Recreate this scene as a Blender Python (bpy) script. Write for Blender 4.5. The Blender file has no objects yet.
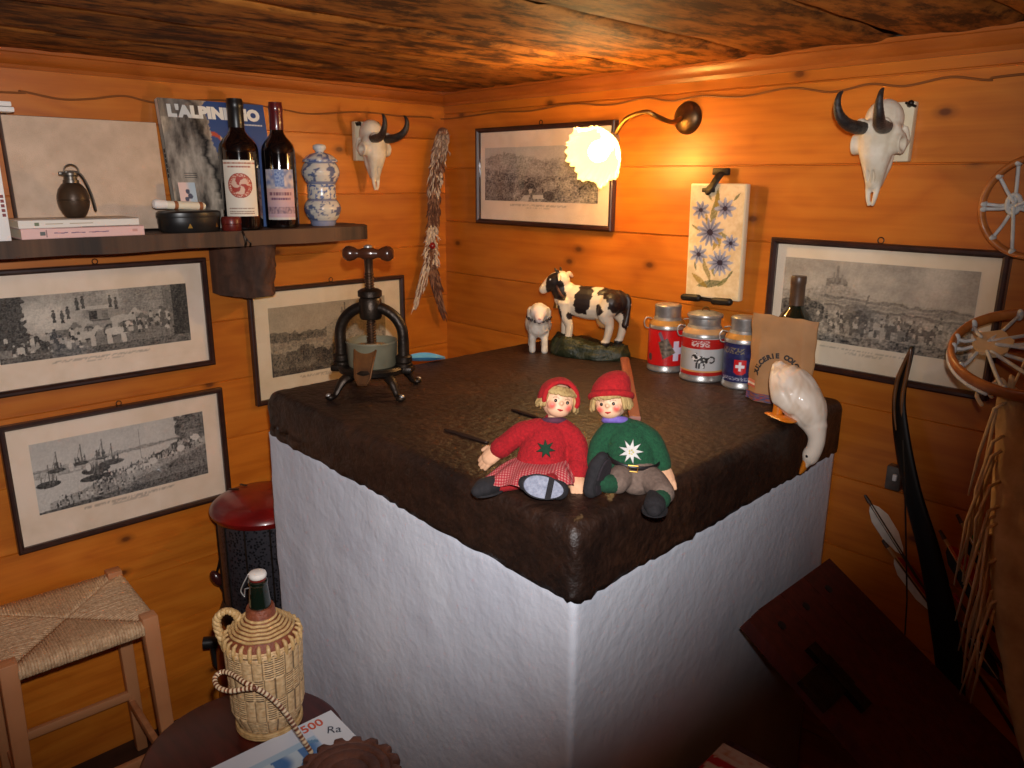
import bpy, bmesh, math, random
from mathutils import Vector, Matrix, Euler, noise
random.seed(7)
PI = math.pi
scn = bpy.context.scene
col = scn.collection
V = Vector

# ------------------------------------------------------------------ camera
EYE = 1.5
FLASH_W, LAMP_W = 78.0, 6.6
F_PX = 768.2
YAW, PITCH, ROLL = math.radians(136.293), math.radians(14.814), math.radians(0.395)
CAM = V((2.0206, -1.6234, EYE))
fw = V((math.cos(YAW)*math.cos(PITCH), math.sin(YAW)*math.cos(PITCH), -math.sin(PITCH)))
r0 = fw.cross(V((0, 0, 1))).normalized(); u0 = r0.cross(fw)
rt = r0*math.cos(ROLL) + u0*math.sin(ROLL)
up = u0*math.cos(ROLL) - r0*math.sin(ROLL)
cd = bpy.data.cameras.new('camera'); cam = bpy.data.objects.new('camera', cd); col.objects.link(cam)
cam.matrix_world = Matrix(((rt.x, up.x, -fw.x, CAM.x), (rt.y, up.y, -fw.y, CAM.y), (rt.z, up.z, -fw.z, CAM.z), (0, 0, 0, 1)))
cd.sensor_width = 36; cd.sensor_fit = 'HORIZONTAL'; cd.lens = F_PX/1024*36; cd.clip_start = .02
scn.camera = cam
def ray(px, py): return fw + rt*((px-512)/F_PX) - up*((py-384)/F_PX)
def PA(px, py, x=0.0): d = ray(px, py); return CAM + d*((x-CAM.x)/d.x)      # survey helpers: where a sight line meets the plane x=..
def PB(px, py, y=0.0): d = ray(px, py); return CAM + d*((y-CAM.y)/d.y)      # .. y=..
def PH(px, py, z): d = ray(px, py); return CAM + d*((z-CAM.z)/d.z)          # .. z=..

# ------------------------------------------------------------------ colour / materials
def lin(c):
    c = c/255.0
    return c/12.92 if c <= .04045 else ((c+.055)/1.055)**2.4
def C(r, g, b): return (lin(r), lin(g), lin(b), 1.0)
def new_mat(name):
    m = bpy.data.materials.new(name); m.use_nodes = True
    nt = m.node_tree; nt.nodes.clear()
    out = nt.nodes.new('ShaderNodeOutputMaterial'); b = nt.nodes.new('ShaderNodeBsdfPrincipled')
    nt.links.new(b.outputs[0], out.inputs[0])
    return m, nt, b
def N(nt, t, **kw):
    n = nt.nodes.new(t)
    for k, v in kw.items(): setattr(n, k, v)
    return n
def ramp(nt, src, stops):
    r = N(nt, 'ShaderNodeValToRGB'); e = r.color_ramp.elements
    while len(e) < len(stops): e.new(.5)
    for i, (p, c) in enumerate(stops): e[i].position = p; e[i].color = c
    nt.links.new(src, r.inputs[0]); return r
def mat(name, c, c2=None, scale=20, rough=.5, metal=0, bump=0, bscale=60, coat=0, stretch=(1, 1, 1), sheen=0, spec=.5, detail=4, sss=0):
    m, nt, b = new_mat(name)
    b.inputs['Base Color'].default_value = c; b.inputs['Roughness'].default_value = rough; b.inputs['Metallic'].default_value = metal
    b.inputs['Specular IOR Level'].default_value = spec
    if coat: b.inputs['Coat Weight'].default_value = coat; b.inputs['Coat Roughness'].default_value = .08
    if sheen: b.inputs['Sheen Weight'].default_value = sheen
    if sss: b.inputs['Subsurface Weight'].default_value = sss; b.inputs['Subsurface Scale'].default_value = .01
    tc = N(nt, 'ShaderNodeTexCoord'); mp = N(nt, 'ShaderNodeMapping'); mp.inputs['Scale'].default_value = stretch
    nt.links.new(tc.outputs['Object'], mp.inputs[0])
    if c2:
        nz = N(nt, 'ShaderNodeTexNoise'); nz.inputs['Scale'].default_value = scale; nz.inputs['Detail'].default_value = detail
        nt.links.new(mp.outputs[0], nz.inputs[0])
        rp = ramp(nt, nz.outputs[0], [(.32, c), (.68, c2)])
        nt.links.new(rp.outputs[0], b.inputs['Base Color'])
    if bump:
        n2 = N(nt, 'ShaderNodeTexNoise'); n2.inputs['Scale'].default_value = bscale; n2.inputs['Detail'].default_value = 5
        nt.links.new(mp.outputs[0], n2.inputs[0])
        bp = N(nt, 'ShaderNodeBump'); bp.inputs['Strength'].default_value = bump; bp.inputs['Distance'].default_value = .004
        nt.links.new(n2.outputs[0], bp.inputs['Height']); nt.links.new(bp.outputs[0], b.inputs['Normal'])
    return m
def paint_mat(name, rough=.5, coat=0, bump=0, bscale=80, metal=0, sheen=0, spec=.5):
    m, nt, b = new_mat(name)
    at = N(nt, 'ShaderNodeAttribute'); at.attribute_name = 'Col'
    nt.links.new(at.outputs['Color'], b.inputs['Base Color'])
    b.inputs['Roughness'].default_value = rough; b.inputs['Metallic'].default_value = metal
    b.inputs['Specular IOR Level'].default_value = spec
    if coat: b.inputs['Coat Weight'].default_value = coat; b.inputs['Coat Roughness'].default_value = .05
    if sheen: b.inputs['Sheen Weight'].default_value = sheen
    if bump:
        tc = N(nt, 'ShaderNodeTexCoord'); n2 = N(nt, 'ShaderNodeTexNoise'); n2.inputs['Scale'].default_value = bscale
        nt.links.new(tc.outputs['Object'], n2.inputs[0])
        bp = N(nt, 'ShaderNodeBump'); bp.inputs['Strength'].default_value = bump; bp.inputs['Distance'].default_value = .003
        nt.links.new(n2.outputs[0], bp.inputs['Height']); nt.links.new(bp.outputs[0], b.inputs['Normal'])
    return m
def math_n(nt, op, a, b=None, c=None):
    n = N(nt, 'ShaderNodeMath', operation=op)
    for i, v in enumerate((a, b, c)):
        if v is None: continue
        if isinstance(v, (int, float)): n.inputs[i].default_value = v
        else: nt.links.new(v, n.inputs[i])
    return n.outputs[0]
def wood_mat(name, along, across, base, dark, light, knot=None, pitch=.1655, off=0.0, rough=.35, coat=.0, fine=1.0, blotch=None, length=1.0, dist=6.0, thr=.4, ring=.42, spec=.5, orange=0):
    """boards whose grain runs on axis `along`; boards follow each other every `pitch` on axis `across`"""
    m, nt, b = new_mat(name)
    tc = N(nt, 'ShaderNodeTexCoord'); sp = N(nt, 'ShaderNodeSeparateXYZ'); nt.links.new(tc.outputs['Object'], sp.inputs[0])
    L, A = sp.outputs[along], sp.outputs[across]
    pid = math_n(nt, 'FLOOR', math_n(nt, 'DIVIDE', math_n(nt, 'SUBTRACT', A, off), pitch))
    wn = N(nt, 'ShaderNodeTexWhiteNoise', noise_dimensions='1D'); nt.links.new(pid, wn.inputs['W'])
    def vec(sl, sa, add=0.0):
        cb = N(nt, 'ShaderNodeCombineXYZ')
        nt.links.new(math_n(nt, 'MULTIPLY_ADD', L, sl, math_n(nt, 'MULTIPLY', wn.outputs[0], 31.7)), cb.inputs[0])
        nt.links.new(math_n(nt, 'MULTIPLY', A, sa), cb.inputs[1])
        nt.links.new(math_n(nt, 'MULTIPLY_ADD', pid, 5.3, add), cb.inputs[2]); return cb.outputs[0]
    warp = N(nt, 'ShaderNodeTexNoise'); warp.inputs['Scale'].default_value = 1; warp.inputs['Detail'].default_value = 3
    nt.links.new(vec(2.2*length, 7*fine), warp.inputs[0])
    n1 = N(nt, 'ShaderNodeTexNoise'); n1.inputs['Scale'].default_value = 1; n1.inputs['Detail'].default_value = 5; n1.inputs['Roughness'].default_value = .6
    nt.links.new(vec(1.6*length, 60*fine, 3), n1.inputs[0])
    # cathedral rings from the warped noise
    rings = math_n(nt, 'FRACT', math_n(nt, 'MULTIPLY', warp.outputs[0], dist))
    tri = math_n(nt, 'ABSOLUTE', math_n(nt, 'SUBTRACT', rings, .5))
    g = math_n(nt, 'ADD', math_n(nt, 'MULTIPLY', tri, ring), math_n(nt, 'MULTIPLY', n1.outputs[0], 1.1-ring))
    rp = ramp(nt, g, [(.18, dark), (.5, base), (.85, light)])
    cur = rp.outputs[0]
    # board to board tone
    mx = N(nt, 'ShaderNodeMix', data_type='RGBA', blend_type='MULTIPLY'); mx.inputs[0].default_value = 1
    v = math_n(nt, 'MULTIPLY_ADD', wn.outputs[0], .34, .78)
    nt.links.new(cur, mx.inputs[6]); nt.links.new(v, mx.inputs[7]); cur = mx.outputs[2]
    if blotch:
        nb = N(nt, 'ShaderNodeTexNoise'); nb.inputs['Scale'].default_value = 1; nb.inputs['Detail'].default_value = 6; nb.inputs['Roughness'].default_value = .72
        nt.links.new(vec(3.4*length, 17*fine, 9), nb.inputs[0])
        rb = ramp(nt, nb.outputs[0], [(thr, (0, 0, 0, 1)), (thr+.14, (1, 1, 1, 1))])
        m2 = N(nt, 'ShaderNodeMix', data_type='RGBA'); nt.links.new(rb.outputs[0], m2.inputs[0]); m2.inputs[6].default_value = blotch
        nt.links.new(cur, m2.inputs[7]); cur = m2.outputs[2]
    if knot:
        vo = N(nt, 'ShaderNodeTexVoronoi', voronoi_dimensions='2D'); vo.inputs['Scale'].default_value = 1
        nt.links.new(vec(4.2, 7.0, 1), vo.inputs[0])
        kr = ramp(nt, vo.outputs['Distance'], [(.030, (1, 1, 1, 1)), (.060, (.42, .42, .42, 1)), (.12, (0, 0, 0, 1))]); ks = N(nt, 'ShaderNodeSeparateColor'); nt.links.new(vo.outputs['Color'], ks.inputs[0]); kk = math_n(nt, 'GREATER_THAN', ks.outputs[0], .62)
        m3 = N(nt, 'ShaderNodeMix', data_type='RGBA'); nt.links.new(math_n(nt, 'MULTIPLY', math_n(nt, 'MULTIPLY', kr.outputs[0], kk), .85), m3.inputs[0])
        nt.links.new(cur, m3.inputs[6]); m3.inputs[7].default_value = knot; cur = m3.outputs[2]
    nt.links.new(cur, b.inputs['Base Color'])
    b.inputs['Roughness'].default_value = rough; b.inputs['Specular IOR Level'].default_value = spec
    if coat: b.inputs['Coat Weight'].default_value = coat; b.inputs['Coat Roughness'].default_value = .22
    bp = N(nt, 'ShaderNodeBump'); bp.inputs['Strength'].default_value = .35; bp.inputs['Distance'].default_value = .002
    nt.links.new(g, bp.inputs['Height']); nt.links.new(bp.outputs[0], b.inputs['Normal'])
    return m

# ------------------------------------------------------------------ mesh building
def fr(d):
    d = d.normalized(); a = V((0, 0, 1)) if abs(d.z) < .9 else V((1, 0, 0))
    x = a.cross(d).normalized(); return x, d.cross(x)
class M:
    """one mesh being built"""
    def __init__(s): s.v = []; s.f = []; s.c = []; s.smooth = True
    def add(s, vs, fs, c=None):
        n = len(s.v); s.v += [V(p) for p in vs]; s.f += [[i+n for i in f] for f in fs]
        s.c += [c if c else (1, 1, 1, 1)]*len(vs); return n
    def box(s, ce, sz, rot=None, bev=0, c=None, seg=2):
        bm = bmesh.new(); bmesh.ops.create_cube(bm, size=1)
        for v in bm.verts: v.co = V((v.co.x*sz[0], v.co.y*sz[1], v.co.z*sz[2]))
        if bev: bmesh.ops.bevel(bm, geom=bm.edges[:], offset=bev, segments=seg, affect='EDGES', profile=.5)
        R = Euler(rot).to_matrix() if rot else Matrix.Identity(3)
        bm.verts.index_update()
        s.add([R @ v.co + V(ce) for v in bm.verts], [[v.index for v in f.verts] for f in bm.faces], c); bm.free(); return s
    def ell(s, ce, r, rot=None, c=None, nu=20, nv=12):
        R = Euler(rot).to_matrix() if rot else Matrix.Identity(3)
        if isinstance(r, (int, float)): r = (r, r, r)
        vs = [V((0, 0, 1))]; fs = []
        for i in range(1, nv):
            t = PI*i/nv
            for j in range(nu): p = 2*PI*j/nu; vs.append(V((math.sin(t)*math.cos(p), math.sin(t)*math.sin(p), math.cos(t))))
        vs.append(V((0, 0, -1)))
        for j in range(nu): fs.append([0, 1+j, 1+(j+1) % nu])
        for i in range(nv-2):
            for j in range(nu): a = 1+i*nu; fs.append([a+j, a+nu+j, a+nu+(j+1) % nu, a+(j+1) % nu])
        a = 1+(nv-2)*nu; e = len(vs)-1
        for j in range(nu): fs.append([a+j, e, a+(j+1) % nu])
        s.add([R @ V((v.x*r[0], v.y*r[1], v.z*r[2])) + V(ce) for v in vs], fs, c); return s
    def tube(s, pts, rad, n=12, caps=True, c=None, flat=None, up0=None, closed=False, round_=False):
        """sweep; rad is a number or a list; flat=(a,b) multiplies the two cross axes"""
        P = [V(p) for p in pts]; k = len(P)
        R = [rad]*k if isinstance(rad, (int, float)) else list(rad)
        if round_ and not closed:
            d0 = (P[0]-P[1]).normalized(); d1 = (P[-1]-P[-2]).normalized(); a, b = R[0], R[-1]
            h = [(.95, .3), (.8, .6), (.45, .9)]
            P = [P[0]+d0*a*x for x, y in h] + P + [P[-1]+d1*b*x for x, y in reversed(h)]
            R = [a*y for x, y in h] + R + [b*y for x, y in reversed(h)]; k = len(P)
        T = []
        for i in range(k):
            a = P[(i-1) % k] if (closed or i > 0) else P[i]; b = P[(i+1) % k] if (closed or i < k-1) else P[i]
            T.append((b-a).normalized())
        if up0 is not None: x = (V(up0)-T[0]*V(up0).dot(T[0])).normalized()
        else: x, _ = fr(T[0])
        vs = []; fs = []; fa, fb = flat if flat else (1, 1)
        for i in range(k):
            x = (x-T[i]*x.dot(T[i])).normalized(); y = T[i].cross(x)
            for j in range(n):
                t = 2*PI*j/n; vs.append(P[i] + x*(math.cos(t)*R[i]*fa) + y*(math.sin(t)*R[i]*fb))
        for i in range(k if closed else k-1):
            for j in range(n):
                a = i*n; b = ((i+1) % k)*n; fs.append([a+j, a+(j+1) % n, b+(j+1) % n, b+j])
        if caps and not closed: fs.append(list(range(n-1, -1, -1))); fs.append([(k-1)*n+j for j in range(n)])
        s.add(vs, fs, c); return s
    def lathe(s, prof, n=40, ce=(0, 0, 0), rot=None, c=None, a0=0, a1=2*PI):
        R = Euler(rot).to_matrix() if rot else Matrix.Identity(3)
        full = abs(a1-a0-2*PI) < 1e-6; nn = n if full else n+1
        vs = []; fs = []
        for r, z in prof:
            for j in range(nn): t = a0+(a1-a0)*j/n; vs.append(R @ V((r*math.cos(t), r*math.sin(t), z)) + V(ce))
        for i in range(len(prof)-1):
            for j in range(n):
                a = i*nn; b = a+nn; j2 = (j+1) % nn; fs.append([a+j, a+j2, b+j2, b+j])
        if full:
            if prof[0][0] > 1e-5: fs.append(list(range(n-1, -1, -1)))
            if prof[-1][0] > 1e-5: fs.append([(len(prof)-1)*nn+j for j in range(n)])
        s.add(vs, fs, c); return s
    def prism(s, poly, y0, y1, c=None, fn=None):
        """polygon in x,z pushed from y0 to y1"""
        n = len(poly); vs = [V((p[0], y0, p[1])) for p in poly] + [V((p[0], y1, p[1])) for p in poly]
        fs = [list(range(n)), list(range(2*n-1, n-1, -1))] + [[i, i+n, (i+1) % n+n, (i+1) % n] for i in range(n)]
        if fn: vs = [fn(v) for v in vs]
        s.add(vs, fs, c); return s
    def grid(s, nx, ny, fn, cfn=None):
        vs = []; fs = []; cs = []
        for j in range(ny+1):
            for i in range(nx+1):
                u, v = i/nx, j/ny; vs.append(V(fn(u, v))); cs.append(cfn(u, v) if cfn else (1, 1, 1, 1))
        for j in range(ny):
            for i in range(nx): a = j*(nx+1)+i; fs.append([a, a+1, a+nx+2, a+nx+1])
        n = s.add(vs, fs); s.c[n:] = cs; return s
    def tf(s, mx):
        s.v = [mx @ v for v in s.v]; return s
    def disp(s, fn):
        s.v = [fn(v) for v in s.v]; return s
def to_mesh(name, m, material, sharp=40, weld=True):
    me = bpy.data.meshes.new(name); me.from_pydata([v[:] for v in m.v], [], m.f); me.materials.append(material)
    if any(c != (1, 1, 1, 1) for c in m.c):
        at = me.color_attributes.new('Col', 'FLOAT_COLOR', 'POINT')
        at.data.foreach_set('color', [x for c in m.c for x in c])
    bm = bmesh.new(); bm.from_mesh(me)
    bmesh.ops.recalc_face_normals(bm, faces=bm.faces); bm.to_mesh(me); bm.free()
    me.shade_smooth()
    if sharp < 180: me.set_sharp_from_angle(angle=math.radians(sharp))
    me.update(); return me
def obj(name, m, material, parent=None, sharp=40, loc=None, rot=None):
    me = to_mesh(name, m, material, sharp) if isinstance(m, M) else m
    o = bpy.data.objects.new(name, me); col.objects.link(o)
    if parent: o.parent = parent
    if loc is not None: o.location = loc
    if rot is not None: o.rotation_euler = rot
    return o
def tag(o, label, cat, group=None):
    o['label'] = label; o['category'] = cat
    if group: o['group'] = group
    return o
def thing(name, label, cat, loc=(0, 0, 0), rot=(0, 0, 0), group=None, scale=1.0):
    o = bpy.data.objects.new(name, None); col.objects.link(o); o.empty_display_size = .03
    o.location = loc; o.rotation_euler = rot if not isinstance(rot, (int, float)) else (0, 0, rot); o.scale = (scale,)*3
    return tag(o, label, cat, group)
def struct(name, m, material, sharp=30):
    o = obj(name, m, material, None, sharp); o['kind'] = 'structure'; return o
def fuse(m, voxel=.002, smooth=6, cuts=None, sm=.5):
    """union of the overlapping shapes of one body into one continuous skin"""
    me = bpy.data.meshes.new('tmp'); me.from_pydata([v[:] for v in m.v], [], m.f)
    bm = bmesh.new(); bm.from_mesh(me); bmesh.ops.recalc_face_normals(bm, faces=bm.faces); bm.to_mesh(me); bm.free()
    o = bpy.data.objects.new('tmp', me); col.objects.link(o)
    r = o.modifiers.new('r', 'REMESH'); r.mode = 'VOXEL'; r.voxel_size = voxel
    if cuts:
        mc = bpy.data.meshes.new('tc'); mc.from_pydata([v[:] for v in cuts.v], [], cuts.f)
        bm = bmesh.new(); bm.from_mesh(mc); bmesh.ops.recalc_face_normals(bm, faces=bm.faces); bm.to_mesh(mc); bm.free()
        oc = bpy.data.objects.new('tc', mc); col.objects.link(oc)
        b = o.modifiers.new('b', 'BOOLEAN'); b.operation = 'DIFFERENCE'; b.object = oc; b.solver = 'EXACT'
        r2 = o.modifiers.new('r2', 'REMESH'); r2.mode = 'VOXEL'; r2.voxel_size = voxel
    s = o.modifiers.new('s', 'SMOOTH'); s.iterations = smooth; s.factor = sm
    dg = bpy.context.evaluated_depsgraph_get(); dg.update()
    ev = o.evaluated_get(dg); me2 = bpy.data.meshes.new_from_object(ev, depsgraph=dg)
    out = M(); out.v = [v.co.copy() for v in me2.vertices]; out.f = [list(p.vertices) for p in me2.polygons]; out.c = [(1, 1, 1, 1)]*len(out.v)
    bpy.data.objects.remove(o)
    if cuts: bpy.data.objects.remove(oc)
    return out
def paint(m, fn):
    m.c = [fn(v) for v in m.v]; return m
def text_m(txt, size, ext=.0004, bold=0.0, align='CENTER', fn=None, c=None, shear=0, spacing=1.0, res=3):
    """lettering in the x,z plane, facing -y"""
    cu = bpy.data.curves.new('t', 'FONT'); cu.body = txt; cu.size = size; cu.extrude = ext; cu.offset = bold; cu.align_x = align; cu.align_y = 'CENTER'
    cu.shear = shear; cu.space_character = spacing; cu.resolution_u = res
    o = bpy.data.objects.new('t', cu); col.objects.link(o)
    dg = bpy.context.evaluated_depsgraph_get(); dg.update()
    me = bpy.data.meshes.new_from_object(o.evaluated_get(dg), depsgraph=dg)
    m = M(); vs = [V((v.co.x, -v.co.z, v.co.y)) for v in me.vertices]
    if fn: vs = [fn(v) for v in vs]
    m.add(vs, [list(p.vertices) for p in me.polygons], c)
    bpy.data.objects.remove(o); return m
def fbm(x, y, z=0.0, oct_=4): return noise.fractal(V((x, y, z)), .55, 2.1, oct_)
def nz(x, y, z=0.0): return noise.noise(V((x, y, z)))
def clamp(x, a=0.0, b=1.0): return max(a, min(b, x))
def sst(a, b, x): t = clamp((x-a)/(b-a)); return t*t*(3-2*t)
def mixc(a, b, t): return tuple(a[i]*(1-t)+b[i]*t for i in range(3)) + (1.0,)
RA = PI/2     # things hung on the left wall face +x; things on the right wall face -y (rotation 0)
def arc(ce, r, a0, a1, n, ax=(1, 0, 0), ay=(0, 0, 1)):
    ax, ay = V(ax), V(ay); ce = V(ce); rx, ry = (r, r) if isinstance(r, (int, float)) else r
    return [ce + ax*rx*math.cos(a0+(a1-a0)*i/n) + ay*ry*math.sin(a0+(a1-a0)*i/n) for i in range(n+1)]
def spline(pts, n=8):
    P = [V(p) for p in pts]; out = []
    for i in range(len(P)-1):
        p0 = P[max(i-1, 0)]; p1 = P[i]; p2 = P[i+1]; p3 = P[min(i+2, len(P)-1)]
        for k in range(n):
            t = k/n; out.append(.5*((2*p1)+(p2-p0)*t+(2*p0-5*p1+4*p2-p3)*t*t+(3*p1-p0-3*p2+p3)*t**3))
    out.append(P[-1]); return out
def lerp_list(L, n):
    out = []
    for i in range(n):
        t = i/(n-1)*(len(L)-1); k = min(int(t), len(L)-2); out.append(L[k]+(L[k+1]-L[k])*(t-k))
    return out
# ------------------------------------------------------------------ palette
pine_a = wood_mat('pine_boards_left', 1, 2, C(204, 115, 29), C(180, 92, 17), C(216, 132, 42), knot=C(82, 36, 10), off=EYE-.04, rough=.42, coat=.12)
pine_b = wood_mat('pine_boards_right', 0, 2, C(204, 115, 29), C(180, 92, 17), C(216, 132, 42), knot=C(82, 36, 10), off=EYE+.037, rough=.42, coat=.12)
ceil_m = wood_mat('smoked_ceiling_boards', 1, 0, C(166, 104, 44), C(124, 73, 30), C(188, 124, 56), pitch=.275, off=0, rough=.7, blotch=C(72, 43, 24), length=2.6, fine=1.3, thr=.41, spec=.12)
trim_ma = wood_mat('pine_moulding_left', 1, 2, C(178, 96, 34), C(150, 74, 20), C(196, 114, 44), pitch=1.0, rough=.35, coat=.2)
trim_mb = wood_mat('pine_moulding_right', 0, 2, C(178, 96, 34), C(150, 74, 20), C(196, 114, 44), pitch=1.0, rough=.35, coat=.2)
floor_m = wood_mat('dark_floor_boards', 1, 0, C(52, 30, 20), C(34, 19, 13), C(70, 42, 28), pitch=.16, rough=.5)
room_m = wood_mat('pine_boards_plain', 1, 2, C(185, 100, 34), C(160, 80, 24), C(200, 120, 46), rough=.4)
frame_m = mat('dark_frame_wood', C(40, 20, 16), C(58, 30, 22), scale=40, rough=.4, coat=.3)
paper_m = paint_mat('printed_paper', rough=.7)
iron_m = mat('dark_iron', C(36, 32, 30), C(62, 50, 40), scale=30, rough=.42, metal=.75, bump=.3, bscale=120)
steel_m = mat('brushed_steel', C(196, 194, 190), C(160, 158, 154), scale=60, rough=.36, metal=.7)
brass_m = mat('aged_brass', C(150, 110, 56), C(110, 80, 42), scale=40, rough=.35, metal=.9)
bronze_m = mat('dull_bronze', C(112, 84, 54), C(80, 60, 40), scale=40, rough=.4, metal=.85)
bone_m = mat('bleached_bone', C(226, 214, 194), C(200, 184, 158), scale=30, rough=.62, bump=.25, bscale=70)
horn_m = mat('black_horn', C(30, 26, 25), C(58, 50, 46), scale=60, rough=.4, bump=.5, bscale=180, stretch=(1, 1, 3))
cream_wood = mat('cream_painted_wood', C(222, 208, 178), C(206, 188, 152), scale=18, rough=.55)
dark_plank = wood_mat('weathered_shelf_wood', 1, 0, C(98, 68, 46), C(60, 41, 29), C(122, 90, 64), pitch=1.0, off=-.5, rough=.7, blotch=C(42, 31, 25), thr=.40)
log_m = mat('rough_log', C(62, 42, 32), C(104, 66, 46), scale=22, rough=.8, bump=.8, bscale=50, stretch=(1, 1, .3))
plaster_m = mat('white_plaster', C(222, 226, 236), C(208, 212, 224), scale=6, rough=.85, bump=.5, bscale=55)
black_m = mat('black_lacquer', C(26, 25, 26), C(36, 34, 33), scale=20, rough=.35)
black_matt = mat('black_cloth', C(24, 22, 25), C(36, 33, 36), scale=150, rough=.9, bump=.3, bscale=400)
white_m = mat('white_card', C(238, 236, 232), C(228, 226, 224), scale=8, rough=.6)
cream_paper = mat('cream_paper', C(232, 226, 208), C(220, 212, 190), scale=10, rough=.7)
rust_red = mat('red_wax', C(110, 34, 26), C(84, 24, 20), scale=40, rough=.35)
felt_red = mat('red_felt', C(190, 26, 30), C(160, 18, 24), scale=160, rough=.95, bump=.6, bscale=450)
knit_red = mat('red_knit', C(184, 22, 32), C(152, 16, 26), scale=220, rough=.95, bump=.7, bscale=520)
knit_green = mat('green_knit', C(26, 84, 52), C(18, 66, 42), scale=220, rough=.95, bump=.7, bscale=520)
skin_m = paint_mat('painted_doll_face', rough=.5)
cloth_skin = mat('flesh_coloured_cloth', C(228, 178, 140), C(214, 162, 124), scale=60, rough=.8)
hair_m = mat('blonde_doll_hair', C(206, 176, 116), C(166, 134, 82), scale=90, rough=.75, bump=.8, bscale=220, stretch=(1, 1, .25))
taupe = mat('taupe_cloth', C(124, 104, 92), C(104, 86, 76), scale=140, rough=.95, bump=.4, bscale=380)
gold_m = mat('gold_metal', C(214, 168, 84), rough=.3, metal=.9)
cord_w = mat('white_cord', C(214, 214, 210), C(190, 190, 186), scale=80, rough=.8, bump=.4, bscale=300)
bent_wood = mat('bent_ash_wood', C(192, 116, 54), C(160, 90, 38), scale=18, rough=.45, coat=.2, stretch=(1, 1, 4))
hide_m = mat('tanned_hide', C(222, 184, 132), C(178, 136, 88), scale=16, rough=.85, bump=.6, bscale=40)
leather_m = mat('pale_leather', C(222, 190, 146), C(196, 160, 116), scale=30, rough=.7)
red_m = mat('red_enamel', C(140, 24, 20), C(106, 16, 16), scale=14, rough=.3, coat=.2)
mahog = mat('dark_mahogany', C(80, 26, 19), C(54, 17, 13), scale=10, rough=.34, spec=.35, stretch=(1, 6, 1))
dark_red_wood = mat('dark_red_wood', C(92, 34, 24), C(66, 24, 18), scale=12, rough=.5, stretch=(6, 6, 1))
beech = wood_mat('beech_wood', 2, 0, C(196, 132, 86), C(170, 108, 66), C(212, 152, 106), pitch=.5, off=-.25, rough=.5)
rush_m = mat('rush_cord', C(222, 186, 144), C(182, 142, 104), scale=120, rough=.6, bump=.5, bscale=240, detail=6)
wicker_m = paint_mat('wicker', rough=.55, bump=.4, bscale=220)
wick_plain = mat('pale_wicker', C(214, 178, 122), C(178, 138, 84), scale=90, rough=.5, bump=.4, bscale=200)
red_wicker = mat('red_brown_wicker', C(140, 72, 42), C(108, 52, 30), scale=90, rough=.55, bump=.5, bscale=200)
glaze_paint = paint_mat('glazed_paint', rough=.22, coat=.5)
tin_paint = paint_mat('printed_tin', rough=.3, coat=.2)
matt_paint = paint_mat('matt_paint', rough=.6)
green_glass = mat('dark_green_glass', C(16, 26, 18), rough=.06, coat=.5, spec=.8)
wine_glass = mat('wine_filled_glass', C(14, 9, 10), rough=.05, coat=.5, spec=.8)
def glass_pane_mat():
    m = bpy.data.materials.new('picture_glass'); m.use_nodes = True; nt = m.node_tree; nt.nodes.clear()
    out = N(nt, 'ShaderNodeOutputMaterial'); mx = N(nt, 'ShaderNodeMixShader'); tr = N(nt, 'ShaderNodeBsdfTransparent'); gl = N(nt, 'ShaderNodeBsdfGlossy')
    gl.inputs['Roughness'].default_value = .03; lw = N(nt, 'ShaderNodeLayerWeight'); lw.inputs[0].default_value = .12
    nt.links.new(math_n(nt, 'MULTIPLY_ADD', lw.outputs['Facing'], .25, .02), mx.inputs[0]); nt.links.new(tr.outputs[0], mx.inputs[1]); nt.links.new(gl.outputs[0], mx.inputs[2]); nt.links.new(mx.outputs[0], out.inputs[0])
    return m
pane_m = glass_pane_mat()

# ------------------------------------------------------------------ the room
CEIL = EYE + .262
RX, RY = 3.3, -3.3
def board_wall(length, axis, z0, z1, off, pitch=.1655, g=.0022, d=.0045, t=.08):
    prof = [(0, z0)]; k = math.ceil((z0-off)/pitch)
    while off+k*pitch < z1-.005:
        s = off+k*pitch; prof += [(0, s-g), (-d, s-g*.3), (-d, s+g*.3), (0, s+g)]; k += 1
    prof += [(0, z1), (-t, z1), (-t, z0)]
    m = M(); n = len(prof); P = [(-t, ), (length, )]
    vs = []
    for e in (-t, length):
        for dd, z in prof: vs.append((dd, -e, z) if axis == 'y' else (e, -dd, z))
    m.add(vs, [list(range(n)), list(range(2*n-1, n-1, -1))] + [[i, (i+1) % n, (i+1) % n+n, i+n] for i in range(n)])
    return m
struct('wall_left', board_wall(-RY, 'y', 0, CEIL, EYE-.04), pine_a)
struct('wall_right', board_wall(RX, 'x', 0, CEIL, EYE+.037), pine_b)
m = M(); m.box((RX+.04, RY/2, CEIL/2), (.08, -RY, CEIL)); struct('wall_far_right', m, room_m)
m = M(); m.box((RX/2, RY-.04, CEIL/2), (RX+.16, .08, CEIL)); struct('wall_behind', m, room_m)
m = M(); m.box((RX/2, RY/2, -.04), (RX+.16, -RY+.16, .08)); struct('floor', m, floor_m)
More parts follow.
